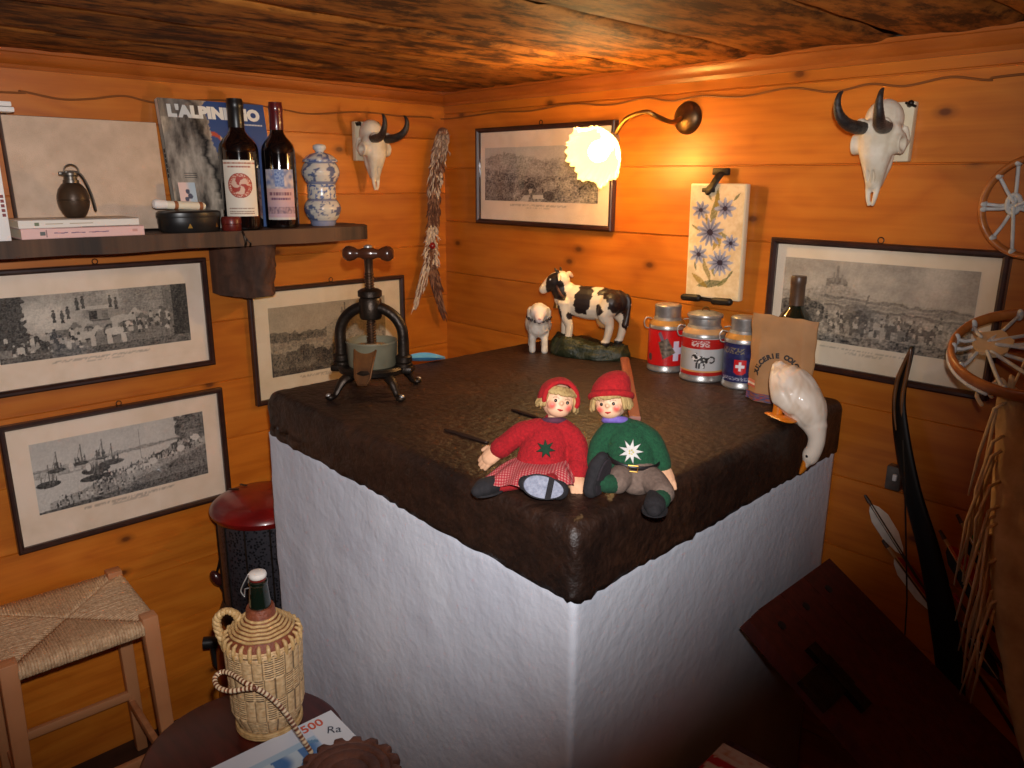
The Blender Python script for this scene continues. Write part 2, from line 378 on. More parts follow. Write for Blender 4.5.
# ceiling boards with open joints, worn edges
m = M(); xs = [-.08, .02, .285, .555, .80, 1.10, 1.385, 1.60, 1.90, 2.2, 2.5, 2.8, 3.1, RX+.08]
for a, b in zip(xs[:-1], xs[1:]):
    dz = random.uniform(0, .004); n0 = random.uniform(0, 50)
    ny = 60
    def fn(u, v, a=a, b=b, dz=dz, n0=n0):
        x = a+.0035+(b-a-.007)*u; y = RY-.08+(.16-RY)*v
        e = .009*max(0, 1-min(u, 1-u)*14)**2*(1+.8*nz(y*30, n0+9*u, 4))
        return (x + .003*nz(y*6, n0, u*2), y, CEIL+dz+e+.0035*fbm(x*9, y*3, n0))
    m.grid(14, 90, fn)
m.box((RX/2, RY/2, CEIL+.055), (RX+.16, -RY+.16, .06))
struct('ceiling', m, ceil_m, 60)
def moulding(name, axis, length, mt):
    q = [(0, -.036), (.006, -.036), (.009, -.028), (.014, -.024), (.021, -.016), (.024, -.006), (.028, -.004), (.028, .004), (0, .004)]
    m = M(); n = len(q); vs = []
    for e in (0, length):
        for d, z in q: vs.append((d, -e, CEIL+z) if axis == 'y' else (e, -d, CEIL+z))
    m.add(vs, [list(range(n)), list(range(2*n-1, n-1, -1))] + [[i, (i+1) % n, (i+1) % n+n, i+n] for i in range(n)])
    struct(name, m, mt)
moulding('trim_1', 'y', -RY, trim_ma); moulding('trim_2', 'x', RX, trim_mb)

# wavy cable round the top of both walls
pts = []
for px, py in ((0, 92), (20, 91), (60, 99), (90, 99), (125, 96), (160, 103), (220, 100), (280, 109), (312, 114), (360, 112), (400, 116), (425, 117)):
    pts.append(PA(px, py, .005))
pts.append(V((.006, -.006, pts[-1].z-.002)))
for px, py in ((470, 116), (500, 112), (530, 111), (570, 104), (610, 105), (645, 98), (672, 101), (700, 96), (740, 97), (790, 88), (832, 92), (870, 84), (905, 86), (950, 77), (990, 80), (1024, 74)):
    pts.append(PB(px, py, -.005))
pts.append(V((2.1, -.005, pts[-1].z+.003)))
m = M(); m.tube(spline([(.005, -1.75, pts[0].z-.003)] + pts, 6), .0022, n=8)
tag(obj('electric_cable', m, mat('brown_cable', C(128, 74, 32), rough=.5)), 'thin brown cable waving along both walls just under the ceiling moulding', 'cable')

# ------------------------------------------------------------------ the masonry stove
SLAB_T = EYE-.4536; SLAB_B = EYE-.572
outline_rc = [.022]
def outline(off, n=60):
    rc = outline_rc[0]
    # seen from above, front edge at y=-.895; slightly out of square like the old stone
    P = [(.462-off, .0), (.455-off, -.885-off), (1.392+off, -.899-off), (1.362+off, .0)]
    out = []
    def seg(a, b, k): return [(a[0]+(b[0]-a[0])*i/k, a[1]+(b[1]-a[1])*i/k) for i in range(k)]
    r = rc
    def corner(p, a, b, k=6):
        p = V((p[0], p[1], 0)); a = (V((a[0], a[1], 0))-p).normalized()*r; b = (V((b[0], b[1], 0))-p).normalized()*r
        return [((p+a)*(1-t)**2 + p*2*t*(1-t) + (p+b)*t*t)[:2] for t in [i/k for i in range(k+1)]]
    c1 = corner(P[1], P[0], P[2]); c2 = corner(P[2], P[1], P[3])
    out += seg(P[0], c1[0], n) + c1[:-1] + seg(c1[-1], c2[0], n) + c2[:-1] + seg(c2[-1], P[3], n) + [P[3]]
    return out
def shell(levels, nx):
    """levels = [(offset, z)], closed top by rings shrinking towards the middle"""
    m = M(); rings = []
    for off, z in levels: rings.append([(x, y, z) for x, y in outline(off)])
    k = len(rings[0]); vs = [p for r in rings for p in r]; fs = []
    for i in range(len(rings)-1):
        for j in range(k-1): a = i*k; fs.append([a+j, a+j+1, a+k+j+1, a+k+j])
        fs.append([i*k+k-1, i*k, (i+1)*k, (i+1)*k+k-1])
    m.add(vs, fs); top = rings[-1]
    # cap: scale rings towards the centre of the back edge area
    cx, cy = .92, -.44; prev = (len(rings)-1)*k
    for s in [1-i/14 for i in range(1, 14)]:
        n0 = m.add([(cx+(p[0]-cx)*s, cy+(p[1]-cy)*s, p[2]) for p in top], [])
        for j in range(k-1): m.f.append([prev+j, prev+j+1, n0+j+1, n0+j])
        m.f.append([prev+k-1, prev, n0, n0+k-1]); prev = n0
    m.f.append([prev+j for j in range(k)]); m.f.append([j for j in range(k-1, -1, -1)])
    return m
stove = thing('masonry_stove', 'white plastered masonry stove with thick dark stone slab on top', 'stove', (0, 0, 0))
outline_rc[0] = .012
m = shell([(-.004, 0)]+[(-.004, SLAB_B*(i+1)/70) for i in range(70)] + [(-.012, SLAB_B+.012)], 20)
outline_rc[0] = .022
def rise(v):
    if SLAB_B-.035 < v.z < SLAB_B+.03: return V((v.x, v.y, v.z+.018*clamp((1.39-v.x)/.93)))
    return v
def bumpy(v):
    v = rise(v)
    if v.y > -.02: return V((v.x, min(v.y, -.006), v.z))
    a = fbm(v.x*4, v.y*4+9, v.z*3)*.0025 + fbm(v.x*26, v.y*26, v.z*26, 4)*.0008
    dx = 1 if v.x > 1.3 else (-1 if v.x < .48 else 0); dy = -1 if v.y < -.85 else 0
    return v + V((dx*(a*.5 + .018*(dx < 0)), dy*a, 0))
m.disp(bumpy); obj('plaster_body', m, plaster_m, stove, 180)
R_ = .020
lv = [(-.012, SLAB_B-.004), (.0, SLAB_B+.001)] + [(.001, SLAB_B+.01+(SLAB_T-R_-SLAB_B-.01)*i/6) for i in range(7)] + [(R_*(math.cos(t)-1), SLAB_T-R_+R_*math.sin(t)) for t in [PI/2*i/7 for i in range(1, 8)]] + [(-.06, SLAB_T)]
m = shell(lv, 20)
def stone(v):
    v = rise(v)
    if v.y > -.01: return V((v.x, min(v.y, -.006), v.z))
    a = fbm(v.x*6, v.y*6, v.z*6+3)*.0025 + fbm(v.x*34, v.y*34, v.z*34)*.003
    low = clamp((SLAB_B+.03-v.z)/.03)
    dx = 1 if v.x > 1.3 else (-1 if v.x < .5 else 0); dy = -1 if v.y < -.84 else 0
    w = 1 if v.z < SLAB_T-.002 else 0
    return v + V((dx*a*w, dy*a*w, (.0 if v.z < SLAB_T-.012 else a*.35) + low*(.0015*fbm(v.x*9, v.y*9, 2)+.005*fbm(v.x*70, v.y*70, 5))))
m.disp(stone)
sm, nt, b = new_mat('smoked_stone')
tc = N(nt, 'ShaderNodeTexCoord'); n1 = N(nt, 'ShaderNodeTexNoise'); n1.inputs['Scale'].default_value = 5; n1.inputs['Detail'].default_value = 8; n1.inputs['Roughness'].default_value = .7
nt.links.new(tc.outputs['Object'], n1.inputs[0])
r1 = ramp(nt, n1.outputs[0], [(.3, C(24, 16, 13)), (.52, C(50, 30, 20)), (.74, C(86, 54, 34))])
n2 = N(nt, 'ShaderNodeTexNoise'); n2.inputs['Scale'].default_value = 70; n2.inputs['Detail'].default_value = 4; nt.links.new(tc.outputs['Object'], n2.inputs[0])
mx = N(nt, 'ShaderNodeMix', data_type='RGBA', blend_type='MULTIPLY'); mx.inputs[0].default_value = .55
nt.links.new(r1.outputs[0], mx.inputs[6]); r2 = ramp(nt, n2.outputs[0], [(.34, (.22, .20, .19, 1)), (.66, (1, 1, 1, 1))]); nt.links.new(r2.outputs[0], mx.inputs[7])
nt.links.new(mx.outputs[2], b.inputs['Base Color']); b.inputs['Roughness'].default_value = .5
bp = N(nt, 'ShaderNodeBump'); bp.inputs['Strength'].default_value = .9; bp.inputs['Distance'].default_value = .005; nt.links.new(n2.outputs[0], bp.inputs['Height']); nt.links.new(bp.outputs[0], b.inputs['Normal'])
obj('stone_slab', m, sm, stove, 180)

# ------------------------------------------------------------------ light
def add_light(name, kind, loc, energy, color, **kw):
    l = bpy.data.lights.new(name, kind); l.energy = energy; l.color = color
    for k, v in kw.items(): setattr(l, k, v)
    o = bpy.data.objects.new(name, l); col.objects.link(o); o.location = loc; return o
def aim(o, target): o.rotation_euler = (V(target)-o.location).to_track_quat('-Z', 'Y').to_euler()
flash = add_light('camera_flash', 'SPOT', CAM + rt*.02 + up*.07 - fw*.02, FLASH_W, (1, .98, .985), spot_size=math.radians(107), spot_blend=.58, shadow_soft_size=.012)
aim(flash, CAM + ray(308, 78)*2)
w = bpy.data.worlds.new('world'); scn.world = w; w.use_nodes = True
w.node_tree.nodes['Background'].inputs[0].default_value = (1, .8, .6, 1); w.node_tree.nodes['Background'].inputs[1].default_value = .02
scn.view_settings.view_transform = 'Standard'; scn.view_settings.look = 'None'; scn.view_settings.gamma = 1; scn.view_settings.use_curve_mapping = False
scn.view_settings.exposure = 0
# ------------------------------------------------------------------ wall lamp
lp = PB(688, 118)
lamp = thing('wall_lamp', 'lit wall lamp with a ruffled glass flower shade on a curved brass arm', 'lamp', (lp.x, 0, lp.z))
m = M(); m.lathe([(0, .020), (.012, .019), (.028, .013), (.036, .006), (.038, 0)], 36, rot=(PI/2, 0, 0)); obj('wall_rose', m, bronze_m, lamp)
def loc_(p): return p - V((lp.x, 0, lp.z))
s0 = loc_(PB(613, 139, -.115)); c0 = loc_(PB(576, 171, -.160)); b0 = (c0-s0).normalized()
m = M(); m.tube(spline([(-.005, -.015, 0), loc_(PB(672, 122, -.045)), loc_(PB(658, 117, -.08)), loc_(PB(645, 112, -.1)), loc_(PB(625, 120, -.115)), s0], 8), .0055, n=10, round_=True); obj('arm', m, brass_m, lamp)
tc_ = (CAM-V((lp.x, 0, lp.z))-c0).normalized(); ax = (c0-s0).normalized()*.66 + tc_*.76; ax.normalize()
qr = ax.to_track_quat('Z', 'Y').to_matrix().to_4x4()
m = M(); m.lathe([(0, -.012), (.012, -.012), (.016, -.004), (.016, .02), (.021, .024), (.021, .03), (0, .03)], 28); m.tf(Matrix.Translation(s0) @ qr); obj('lamp_socket', m, steel_m, lamp)
# ruffled shade
m = M(); nu, nv = 120, 16
def shade(u, v):
    t = 2*PI*u; k = v
    r = .018 + .046*math.sin(min(1, k*1.15)*PI/2)**.8 + .014*max(0, k-.75)*4*.5
    ruf = (.0045*math.sin(7*t) + .0030*math.sin(28*t))*k**2
    z = .024 + .076*k - .02*max(0, k-.7)
    return ((r+ruf)*math.cos(t), (r+ruf)*math.sin(t), z + .008*math.sin(8*t+.6)*k**3 + .003*math.sin(26*t)*k**3)
m.grid(nu, nv, shade)
SC = 1.0
def shade_o(u, v):
    p = V(shade(u, v)); q = V((p.x, p.y, 0)).normalized()*.0022; return p+q
m.grid(nu, nv, shade_o)
m.tf(Matrix.Translation(s0) @ qr)
sh = bpy.data.materials.new('frosted_lamp_glass'); sh.use_nodes = True; nt = sh.node_tree; nt.nodes.clear()
out = N(nt, 'ShaderNodeOutputMaterial'); m1 = N(nt, 'ShaderNodeMixShader'); m2 = N(nt, 'ShaderNodeAddShader'); trl = N(nt, 'ShaderNodeBsdfTranslucent'); trp = N(nt, 'ShaderNodeBsdfTransparent'); em = N(nt, 'ShaderNodeEmission')
trl.inputs[0].default_value = (1, .92, .72, 1); trp.inputs[0].default_value = (1, .86, .55, 1); em.inputs[0].default_value = (1, .70, .24, 1); em.inputs[1].default_value = 1.6
m1.inputs[0].default_value = .55
nt.links.new(trl.outputs[0], m1.inputs[1]); nt.links.new(trp.outputs[0], m1.inputs[2]); nt.links.new(m1.outputs[0], m2.inputs[0]); nt.links.new(em.outputs[0], m2.inputs[1]); nt.links.new(m2.outputs[0], out.inputs[0])
obj('glass_shade', m, sh, lamp, 180)
bl = s0 + ax*.052
m = M(); m.lathe([(0, -.034), (.012, -.034), (.013, -.02), (.022, -.004), (.026, .012), (.022, .028), (.012, .037), (0, .040)], 24); m.tf(Matrix.Translation(bl) @ qr @ Matrix.Scale(.95, 4))
em_m = bpy.data.materials.new('glowing_bulb'); em_m.use_nodes = True; nt = em_m.node_tree; nt.nodes.clear(); out = N(nt, 'ShaderNodeOutputMaterial'); em = N(nt, 'ShaderNodeEmission'); em.inputs[0].default_value = (1, .78, .42, 1); em.inputs[1].default_value = 40; nt.links.new(em.outputs[0], out.inputs[0])
obj('light_bulb', m, em_m, lamp)
pl = add_light('bulb_light', 'POINT', V((lp.x, 0, lp.z)) + s0 + ax*.112, LAMP_W, (1, .60, .22), shadow_soft_size=.014)

# ------------------------------------------------------------------ framed engravings
def ink(g, tone=(1, 1, 1), lo=(52, 48, 46), hi=(214, 204, 190)):
    g = clamp(.5+(g-.5)*1.12)
    a, b = C(*lo), C(*hi); return (a[0]+(b[0]-a[0])*g, a[1]+(b[1]-a[1])*g, a[2]+(b[2]-a[2])*g, 1)
def hatch(u, v, asp, f=60): return .5+.5*math.sin((v*f+nz(u*9*asp, v*9)*3)*2*PI*.5)
def crowd(u, v, asp, f=30):
    n = nz(u*f*asp, v*f*.8, 5)+.6*nz(u*f*2.3*asp, v*f*1.7, 8); return n
import numpy as np
class Plate:
    """a small grey engraving drawn stroke by stroke; (0,0) bottom left, (1,1) top right"""
    def __init__(s, W, H, g=.7):
        s.W, s.H = W, H; s.a = np.full((H, W), g); s.asp = W/H
        s.X, s.Y = np.meshgrid((np.arange(W)+.5)/W, (np.arange(H)+.5)/H); s.rng = np.random.RandomState(W)
        def layer(f, seed):
            return np.array([[nz(x*f*s.asp, y*f, seed) for x in s.X[0]] for y in s.Y[:, 0]])
        s.n1 = layer(4, 3.3); s.n2 = layer(13, 7.7); s.n3 = layer(38, 1.1); s.n4 = layer(70, 5.5)
        s.tex = .5*s.n1+.45*s.n2+.5*s.n3+.35*s.n4
    def mask(s, m, g, k=0.0): s.a = np.where(m, g+k*s.tex, s.a)
    def blend(s, m, g, k=0.0): s.a = s.a*(1-m)+(g+k*s.tex)*m
    def ell(s, x, y, rx, ry, g, rot=0.0, k=.1):
        dx, dy = (s.X-x)*s.asp, s.Y-y; c, n = math.cos(rot), math.sin(rot)
        s.mask(((dx*c+dy*n)/rx)**2+((-dx*n+dy*c)/ry)**2 < 1, g, k)
    def line(s, x0, y0, x1, y1, w, g):
        dx, dy = (x1-x0)*s.asp, y1-y0; L = dx*dx+dy*dy+1e-9
        px, py = (s.X-x0)*s.asp, s.Y-y0; t = np.clip((px*dx+py*dy)/L, 0, 1)
        s.mask(np.hypot(px-dx*t, py-dy*t) < w, g)
    def box(s, x0, y0, x1, y1, g, k=.08): s.mask((s.X > x0) & (s.X < x1) & (s.Y > y0) & (s.Y < y1), g, k)
    def man(s, x, y, h, g, coat=None):
        s.ell(x, y+h*.52, h*.13, h*.27, coat if coat is not None else g); s.ell(x, y+h*.88, h*.085, h*.10, g); s.line(x, y+h*.3, x-h*.05/s.asp, y, h*.06, g); s.line(x, y+h*.3, x+h*.07/s.asp, y, h*.06, g)
    def horse(s, x, y, h, g, d=1):
        s.ell(x, y+h*.62, h*.42, h*.19, g); s.line(x+d*h*.34/s.asp, y+h*.7, x+d*h*.54/s.asp, y+h*.98, h*.10, g); s.line(x+d*h*.52/s.asp, y+h*.98, x+d*h*.70/s.asp, y+h*.86, h*.065, g)
        for q in (-.32, -.22, .24, .34): s.line(x+q*h/s.asp, y+h*.55, x+(q+.03)*h/s.asp, y, h*.05, g)
    def crowd(s, n, x0, x1, fy, h, gs):
        for _ in range(n):
            x = s.rng.uniform(x0, x1); lo, hi = fy(x); y = s.rng.uniform(lo, hi); s.man(x, y, h*s.rng.uniform(.7, 1.2), s.rng.choice(gs), s.rng.choice(gs))
    def fn(s):
        a = s.a+.10*s.n4+.05*s.n3
        def f(u, v):
            return float(a[min(s.H-1, int(v*s.H)), min(s.W-1, int(u*s.W))])
        return f
def plate_coach():
    p = Plate(280, 118, .40); p.a += .16*p.n1+.12*p.n2
    p.blend(np.exp(-(((p.X-.23)*2.3/.34)**2+((p.Y-.62)/.34)**2)), .93, .25); p.blend(.75*np.exp(-(((p.X-.50)*2.3/.5)**2+((p.Y-.93)/.18)**2)), .62, .3)
    p.mask(p.Y < .28+.10*p.X+.02*p.n2, .33, .16)
    p.mask((p.X < .14+.03*p.n2) & (p.Y > .2), .13, .06); p.mask((p.X < .30-.45*(p.Y-.1)) & (p.Y > .10) & (p.Y < .55) & (p.X > .09), .15, .16)
    p.mask((p.X > .62) & (p.X < .9) & (p.Y > .36), .42, .20); p.mask(p.X > .905+.01*p.n3, .10, .05); p.mask((p.X > .86) & (p.X < .91) & (p.Y > .3), .3, .15)
    p.box(.425, .40, .575, .72, .42); p.box(.415, .70, .585, .76, .72); p.box(.455, .54, .495, .68, .10); p.box(.52, .54, .555, .68, .3); p.line(.425, .52, .575, .52, .010, .18)
    for x in (.44, .56): p.ell(x, .33, .10, .12, .14); p.ell(x, .33, .075, .09, .42); p.line(x-.03, .33, x+.03, .33, .01, .15); p.line(x, .24, x, .42, .01, .15)
    for x, y in ((.40, .78), (.43, .80), (.57, .78), (.60, .74), (.28, .62), (.32, .60), (.35, .66)): p.man(x, y-.06, .20, .12, .14)
    p.horse(.36, .20, .34, .62); p.horse(.30, .16, .34, .30); p.horse(.42, .12, .30, .74); p.horse(.62, .30, .34, .70); p.horse(.66, .22, .32, .24); p.horse(.58, .12, .32, .80)
    p.crowd(26, .02, .40, lambda x: (.04, .26), .20, [.10, .14, .55, .8]); p.crowd(22, .62, .9, lambda x: (.24, .42), .17, [.12, .18, .6, .78]); p.crowd(8, .84, .9, lambda x: (.3, .42), .26, [.7, .8, .2])
    p.mask(p.Y < .09+.05*p.X, .22, .2); return p.fn()
def plate_river():
    p = Plate(280, 134, .80); p.a += .06*p.n1+.05*p.n2-.10*np.clip(p.Y-.75, 0, 1)
    hz = .58+.09*p.X; p.mask(p.Y < hz, .84, .06); p.mask((np.abs(p.Y-hz-.012) < .022+.02*p.n2), .46, .25)
    p.mask((p.X < .42) & (p.Y < hz) & (p.Y > .50), .62, .45)
    bank = .13+.60*np.clip((p.X-.05)/.95, 0, 1)**1.15+.02*p.n2; p.mask((p.Y < bank) & (p.X > .06), .52, .34); p.mask((p.Y < bank-.24) & (p.X > .06), .33, .3)
    p.mask((p.X > .835+.05*p.n2+.10*(.75-p.Y)*(p.Y < .75)) & (p.Y > .62), .27, .30)
    for x, y, w, h in ((.07, .40, .14, .050), (.33, .46, .17, .055), (.42, .52, .15, .045), (.33, .35, .20, .045), (.12, .57, .10, .03), (.25, .60, .10, .028), (.37, .61, .08, .02)):
        p.ell(x, y, w, h, .13); p.line(x+.01, y, x+.01, y+.27, .007, .25); p.line(x+.01, y+.25, x-.02, y+.04, .004, .4); p.crowd(5, x-w/p.asp*.7, x+w/p.asp*.7, lambda q, y=y: (y+.01, y+.04), .09, [.12, .3, .2])
    p.line(.595, .48, .595, .92, .006, .35); p.ell(.29, .52, .03, .06, .93); p.ell(.2, .58, .03, .06, .9)
    p.crowd(150, .30, .98, lambda x: (max(.08, .02+.48*x), max(.1, .13+.56*x)-.05), .085, [.10, .16, .22, .55, .9])
    for x, y in ((.62, .30), (.70, .42), (.80, .52), (.52, .28), (.88, .47), (.74, .30), (.46, .22)): p.horse(x, y, .11, p.rng.choice([.14, .9, .5]))
    for x, y in ((.84, .50), (.66, .40), (.94, .62)): p.ell(x, y, .055, .05, .90)
    p.crowd(30, .05, .55, lambda x: (.0, .10+.2*x), .09, [.1, .2, .85]); p.mask(p.Y < .03+.12*p.X, .2, .2); return p.fn()
def plate_castle():
    p = Plate(230, 130, .66); p.a += .10*p.n1+.06*p.n2
    hill = .56+.22*np.exp(-((p.X-.63)/.17)**2)+.02*p.n2; p.mask(p.Y < hill, .50, .22)
    p.mask((np.abs(p.X-.63) < .035+.01*p.n3) & (p.Y < hill+.08) & (p.Y > hill-.05), .30, .2); p.box(.622, .76, .638, .97, .33); p.box(.60, .74, .615, .90, .36)
    p.mask((p.Y < .62+.05*p.n2) & (p.Y > .49+.03*p.n3) & (p.X < .46), .26, .22); p.mask(p.Y < .47, .50, .34)
    p.mask((p.Y < .40+.06*p.n2) & (p.Y > .30), .58, .3); p.mask(p.Y < .33+.12*p.n2, .24, .26)
    for x, y, r in ((.28, .30, .13), (.40, .24, .12), (.52, .22, .10), (.18, .24, .12), (.70, .24, .12), (.85, .26, .14)): p.ell(x, y, r, r*.9, .20, k=.22)
    p.mask(p.Y < .09, .18, .2); return p.fn()
def plate_alps():
    p = Plate(230, 124, .80); p.a += .06*p.n1
    for fy, g, k in ((.82-.22*np.abs(p.X-.80)+.06*p.n2+.03*p.n3, .62, .36), (.90-.42*np.abs(p.X-.20)+.06*p.n2+.03*p.n3, .52, .40), (.62+.10*p.n1+.05*p.n2, .52, .36), (.46+.35*(.45-p.X)*(p.X < .45)+.06*p.n2, .36, .5)):
        p.mask(p.Y < fy, g, k); p.line(0, 0, 0, 0, 0, g)
    p.mask((p.X > .62) & (p.Y < .40+.10*p.n2), .42, .6); p.mask((p.X < .28) & (p.Y < .36+.15*p.n1), .25, .3)
    p.mask((np.abs(p.X-.44-.5*(.22-p.Y)*-.6) < .015+.10*np.clip(.24-p.Y, 0, 1)) & (p.Y < .24), .74, .15)
    p.box(.46, .06, .56, .13, .88, .05); p.mask((p.Y > .13) & (p.Y < .19-.5*np.abs(p.X-.51)), .35, .1); p.ell(.60, .12, .10, .08, .16); p.ell(.40, .17, .05, .05, .2)
    return p.fn()
def plate_city():
    p = Plate(230, 132, .58); p.a += .22*p.n1+.10*p.n2+.10*p.Y
    hill = .60+.17*np.exp(-((p.X-.31)/.13)**2)-.05*p.X+.01*p.n2; p.mask(p.Y < hill, .56, .25)
    p.mask((np.abs(p.X-.31) < .06) & (p.Y < hill+.05+.05*p.n3) & (p.Y > hill-.03), .34, .2); p.box(.305, .74, .318, .95, .38); p.box(.285, .74, .295, .86, .42); p.box(.335, .72, .345, .84, .42)
    for y, g in ((.58, .34), (.53, .42), (.48, .30), (.44, .5), (.40, .34)): p.mask((np.abs(p.Y-y+.06*p.X+.03*p.n2) < .016+.012*p.n3) & (p.X > .25), g, .15)
    p.mask(p.Y < .42-.04*p.X, .56, .4)
    for x, y, r in ((.05, .38, .12), (.12, .42, .13), (.19, .38, .12), (.10, .30, .13), (.20, .30, .10)): p.ell(x, y, r, r*.95, .22, k=.25)
    p.ell(.44, .40, .16, .11, .34, k=.2); p.box(.41, .12, .425, .36, .22); p.box(.47, .12, .485, .36, .22); p.ell(.45, .30, .09, .14, .24); p.line(.47, .40, .49, .62, .008, .3)
    for x in (.33, .58, .64, .70, .55, .78): p.horse(x, .14, .20, p.rng.choice([.22, .7, .35]))
    p.crowd(60, .2, .98, lambda x: (.12, .34), .12, [.16, .25, .4, .78]); p.mask(p.Y < .12+.05*p.n1, .34, .5); return p.fn()
def framed(label, loc, rot, w, h, fn, mg, res=(280, 124), fwid=.013, hi=(214, 204, 190), paper=(240, 219, 198), tilt=0.0, lo=(34, 32, 31)):
    t = thing('framed_print', label, 'picture', loc, (tilt, 0, rot), 'framed engravings on the pine walls')
    # local: x right, z up, centre of picture, wall behind at y=0
    q = [(0, 0), (0, -.016), (.003, -.018), (.008, -.018), (fwid, -.013), (fwid, -.006), (fwid, 0)]
    m = M(); vs = []; fs = []; k = len(q)
    for sx, sz in ((-1, -1), (1, -1), (1, 1), (-1, 1)):
        for d, y in q: vs.append((sx*(w/2-d), y, sz*(h/2-d)))
    for c_ in range(4):
        a = c_*k; b = ((c_+1) % 4)*k
        for i in range(k-1): fs.append([a+i, b+i, b+i+1, a+i+1])
        fs.append([a+k-1, b+k-1, b, a])
    m.add(vs, fs); obj('frame', m, frame_m, t, 30)
    iw, ih = w-2*fwid+.004, h-2*fwid+.004; l, r, tp, bt = mg
    x0, x1, z0, z1 = -iw/2+l, iw/2-r, -ih/2+bt, ih/2-tp
    m = M()
    def cf(u, v): return ink(fn(u, v), lo=lo, hi=hi)
    m.grid(res[0], res[1], lambda u, v: (x0+(x1-x0)*u, -.0058, z0+(z1-z0)*v), cf)
    cp = C(*paper); cp2 = C(paper[0]-12, paper[1]-14, paper[2]-18)
    def pc(u, v):
        x, z = -iw/2+iw*u, -ih/2+ih*v
        g = clamp(.5+.8*fbm(x*9, z*9, w*7)); c = mixc(cp, cp2, g)
        if z0-.014 < z < z0-.009 and abs(x-(x0+x1)/2) < iw*.22 and nz(x*300, z*200) > -.1: c = mixc(c, C(90, 82, 74), .45)
        if z0-.020 < z < z0-.016 and abs(x-(x0+x1)/2) < iw*.09 and nz(x*300, z*200) > -.1: c = mixc(c, C(90, 82, 74), .4)
        return c
    m.grid(150, 90, lambda u, v: (-iw/2+iw*u, -.005, -ih/2+ih*v), pc)
    m.box((0, -.0025, 0), (iw, .003, ih), c=cp)
    obj('print_sheet', m, paper_m, t, 30)
    m = M(); m.box((0, -.009, 0), (iw, .0015, ih)); obj('glass_pane', m, pane_m, t)
    m = M(); m.tube(arc((0, -.008, h/2+.006), .006, 0, 2*PI, 20)[:-1], .0012, n=6, closed=True); obj('hanging_ring', m, iron_m, t)
    return t
def centre_A(a, b): return V((.002, (a.y+b.y)/2, (a.z+b.z)/2)), abs(a.y-b.y), abs(a.z-b.z)
E0 = EYE
framed('framed engraving of a horse drawn coach at night, directly under the shelf', (.002, (-1.335-.811)/2, E0-.340), RA, .524, .285, plate_coach(), (.03, .044, .052, .062))
framed('framed engraving of boats on a river, hanging above the rush stool', (.002, (-1.322-.800)/2, E0-.709), RA, .522, .318, plate_river(), (.045, .045, .046, .072), hi=(212, 206, 198))
framed('framed engraving of a castle hill, partly hidden behind the iron press', (.002, (-.703-.185)/2, E0-.457), RA, .518, .332, plate_castle(), (.045, .060, .048, .062), hi=(196, 178, 148), paper=(226, 208, 178), lo=(40, 34, 28))
framed('framed mountain valley engraving partly hidden behind the lit wall lamp', ((.172+.712)/2, -.002, E0+.0125), 0, .540, .279, plate_alps(), (.022, .045, .046, .058), res=(230, 124))
framed('framed engraving of a distant hill city, behind the paper bag and bow tip', ((1.168+1.632)/2, -.002, E0-.256), 0, .464, .279, plate_city(), (.022, .034, .030, .054), res=(230, 132), hi=(206, 192, 172), paper=(232, 214, 188))
# ------------------------------------------------------------------ wall shelf
ST = EYE-.122       # top of the shelf
shelf = thing('wall_shelf', 'weathered dark plank shelf on a rough log bracket, on the left wall', 'shelf', (0, 0, ST))
m = M()
def plank(u, v, top):
    y = -1.75 + 1.36*u
    e = -.20 + 0; end = clamp((u-.955)/.045)
    xf = .205 - .09*end**2 + .004*nz(u*14, 1) + .002*nz(u*60, 4)
    x = .001 + (xf-.001)*v
    if v > .999: x -= .003
    y2 = y + .012*nz(v*5, 8)*(u > .99)
    return (x, y2, (0 + .0015*nz(u*20, v*4)*0 if top else -.036 - .004*nz(u*9, 2)*(v > .5)))
nx, ny = 120, 10
a = M(); a.grid(nx, ny, lambda u, v: plank(u, v, True)); b_ = M(); b_.grid(nx, ny, lambda u, v: plank(u, v, False))
n0 = len(a.v); a.add(b_.v, [f[::-1] for f in b_.f])
W1 = nx+1
def rim(idx):
    for i, j in zip(idx[:-1], idx[1:]): a.f.append([i, j, j+n0, i+n0])
rim([i for i in range(W1)]); rim([ny*W1+i for i in range(W1)][::-1]); rim([j*W1 for j in range(ny+1)][::-1]); rim([j*W1+nx for j in range(ny+1)])
obj('shelf_board', a, dark_plank, shelf, 40)
m = M()
def logfn(v):
    k = fbm(v.x*16, v.y*16, v.z*9)
    return v + V((k*.012, fbm(v.y*20, v.z*12, 5)*.012, k*.006))
bm = M(); bm.grid(26, 26, lambda u, v: (.001+.175*math.sin(u*PI)**.55*(1-.12*v) if 0 < u < 1 else .001, -.795+.155*u, -.036-.135*v - (.028*(1-u) if v > .9 else 0)*0))
bm.disp(lambda v: v if v.x < .01 else logfn(v))
# close top, bottom and back
k = 27
bm.f.append([i for i in range(k)]); bm.f.append([26*k+i for i in range(k)][::-1])
bm.f.append([0, 26*k, 26*k+26, 26])
obj('log_bracket', bm, log_m, shelf, 60)
m = M(); m.tube(spline([(.206, -.792, -.002), (.213, -.792, -.012), (.214, -.790, -.026), (.208, -.789, -.034)], 5), .003, n=8, round_=True); m.tube(spline([(.212, -.792, -.014), (.220, -.782, -.026), (.216, -.780, -.034)], 5), .0024, n=8, round_=True)
obj('hook', m, iron_m, shelf)

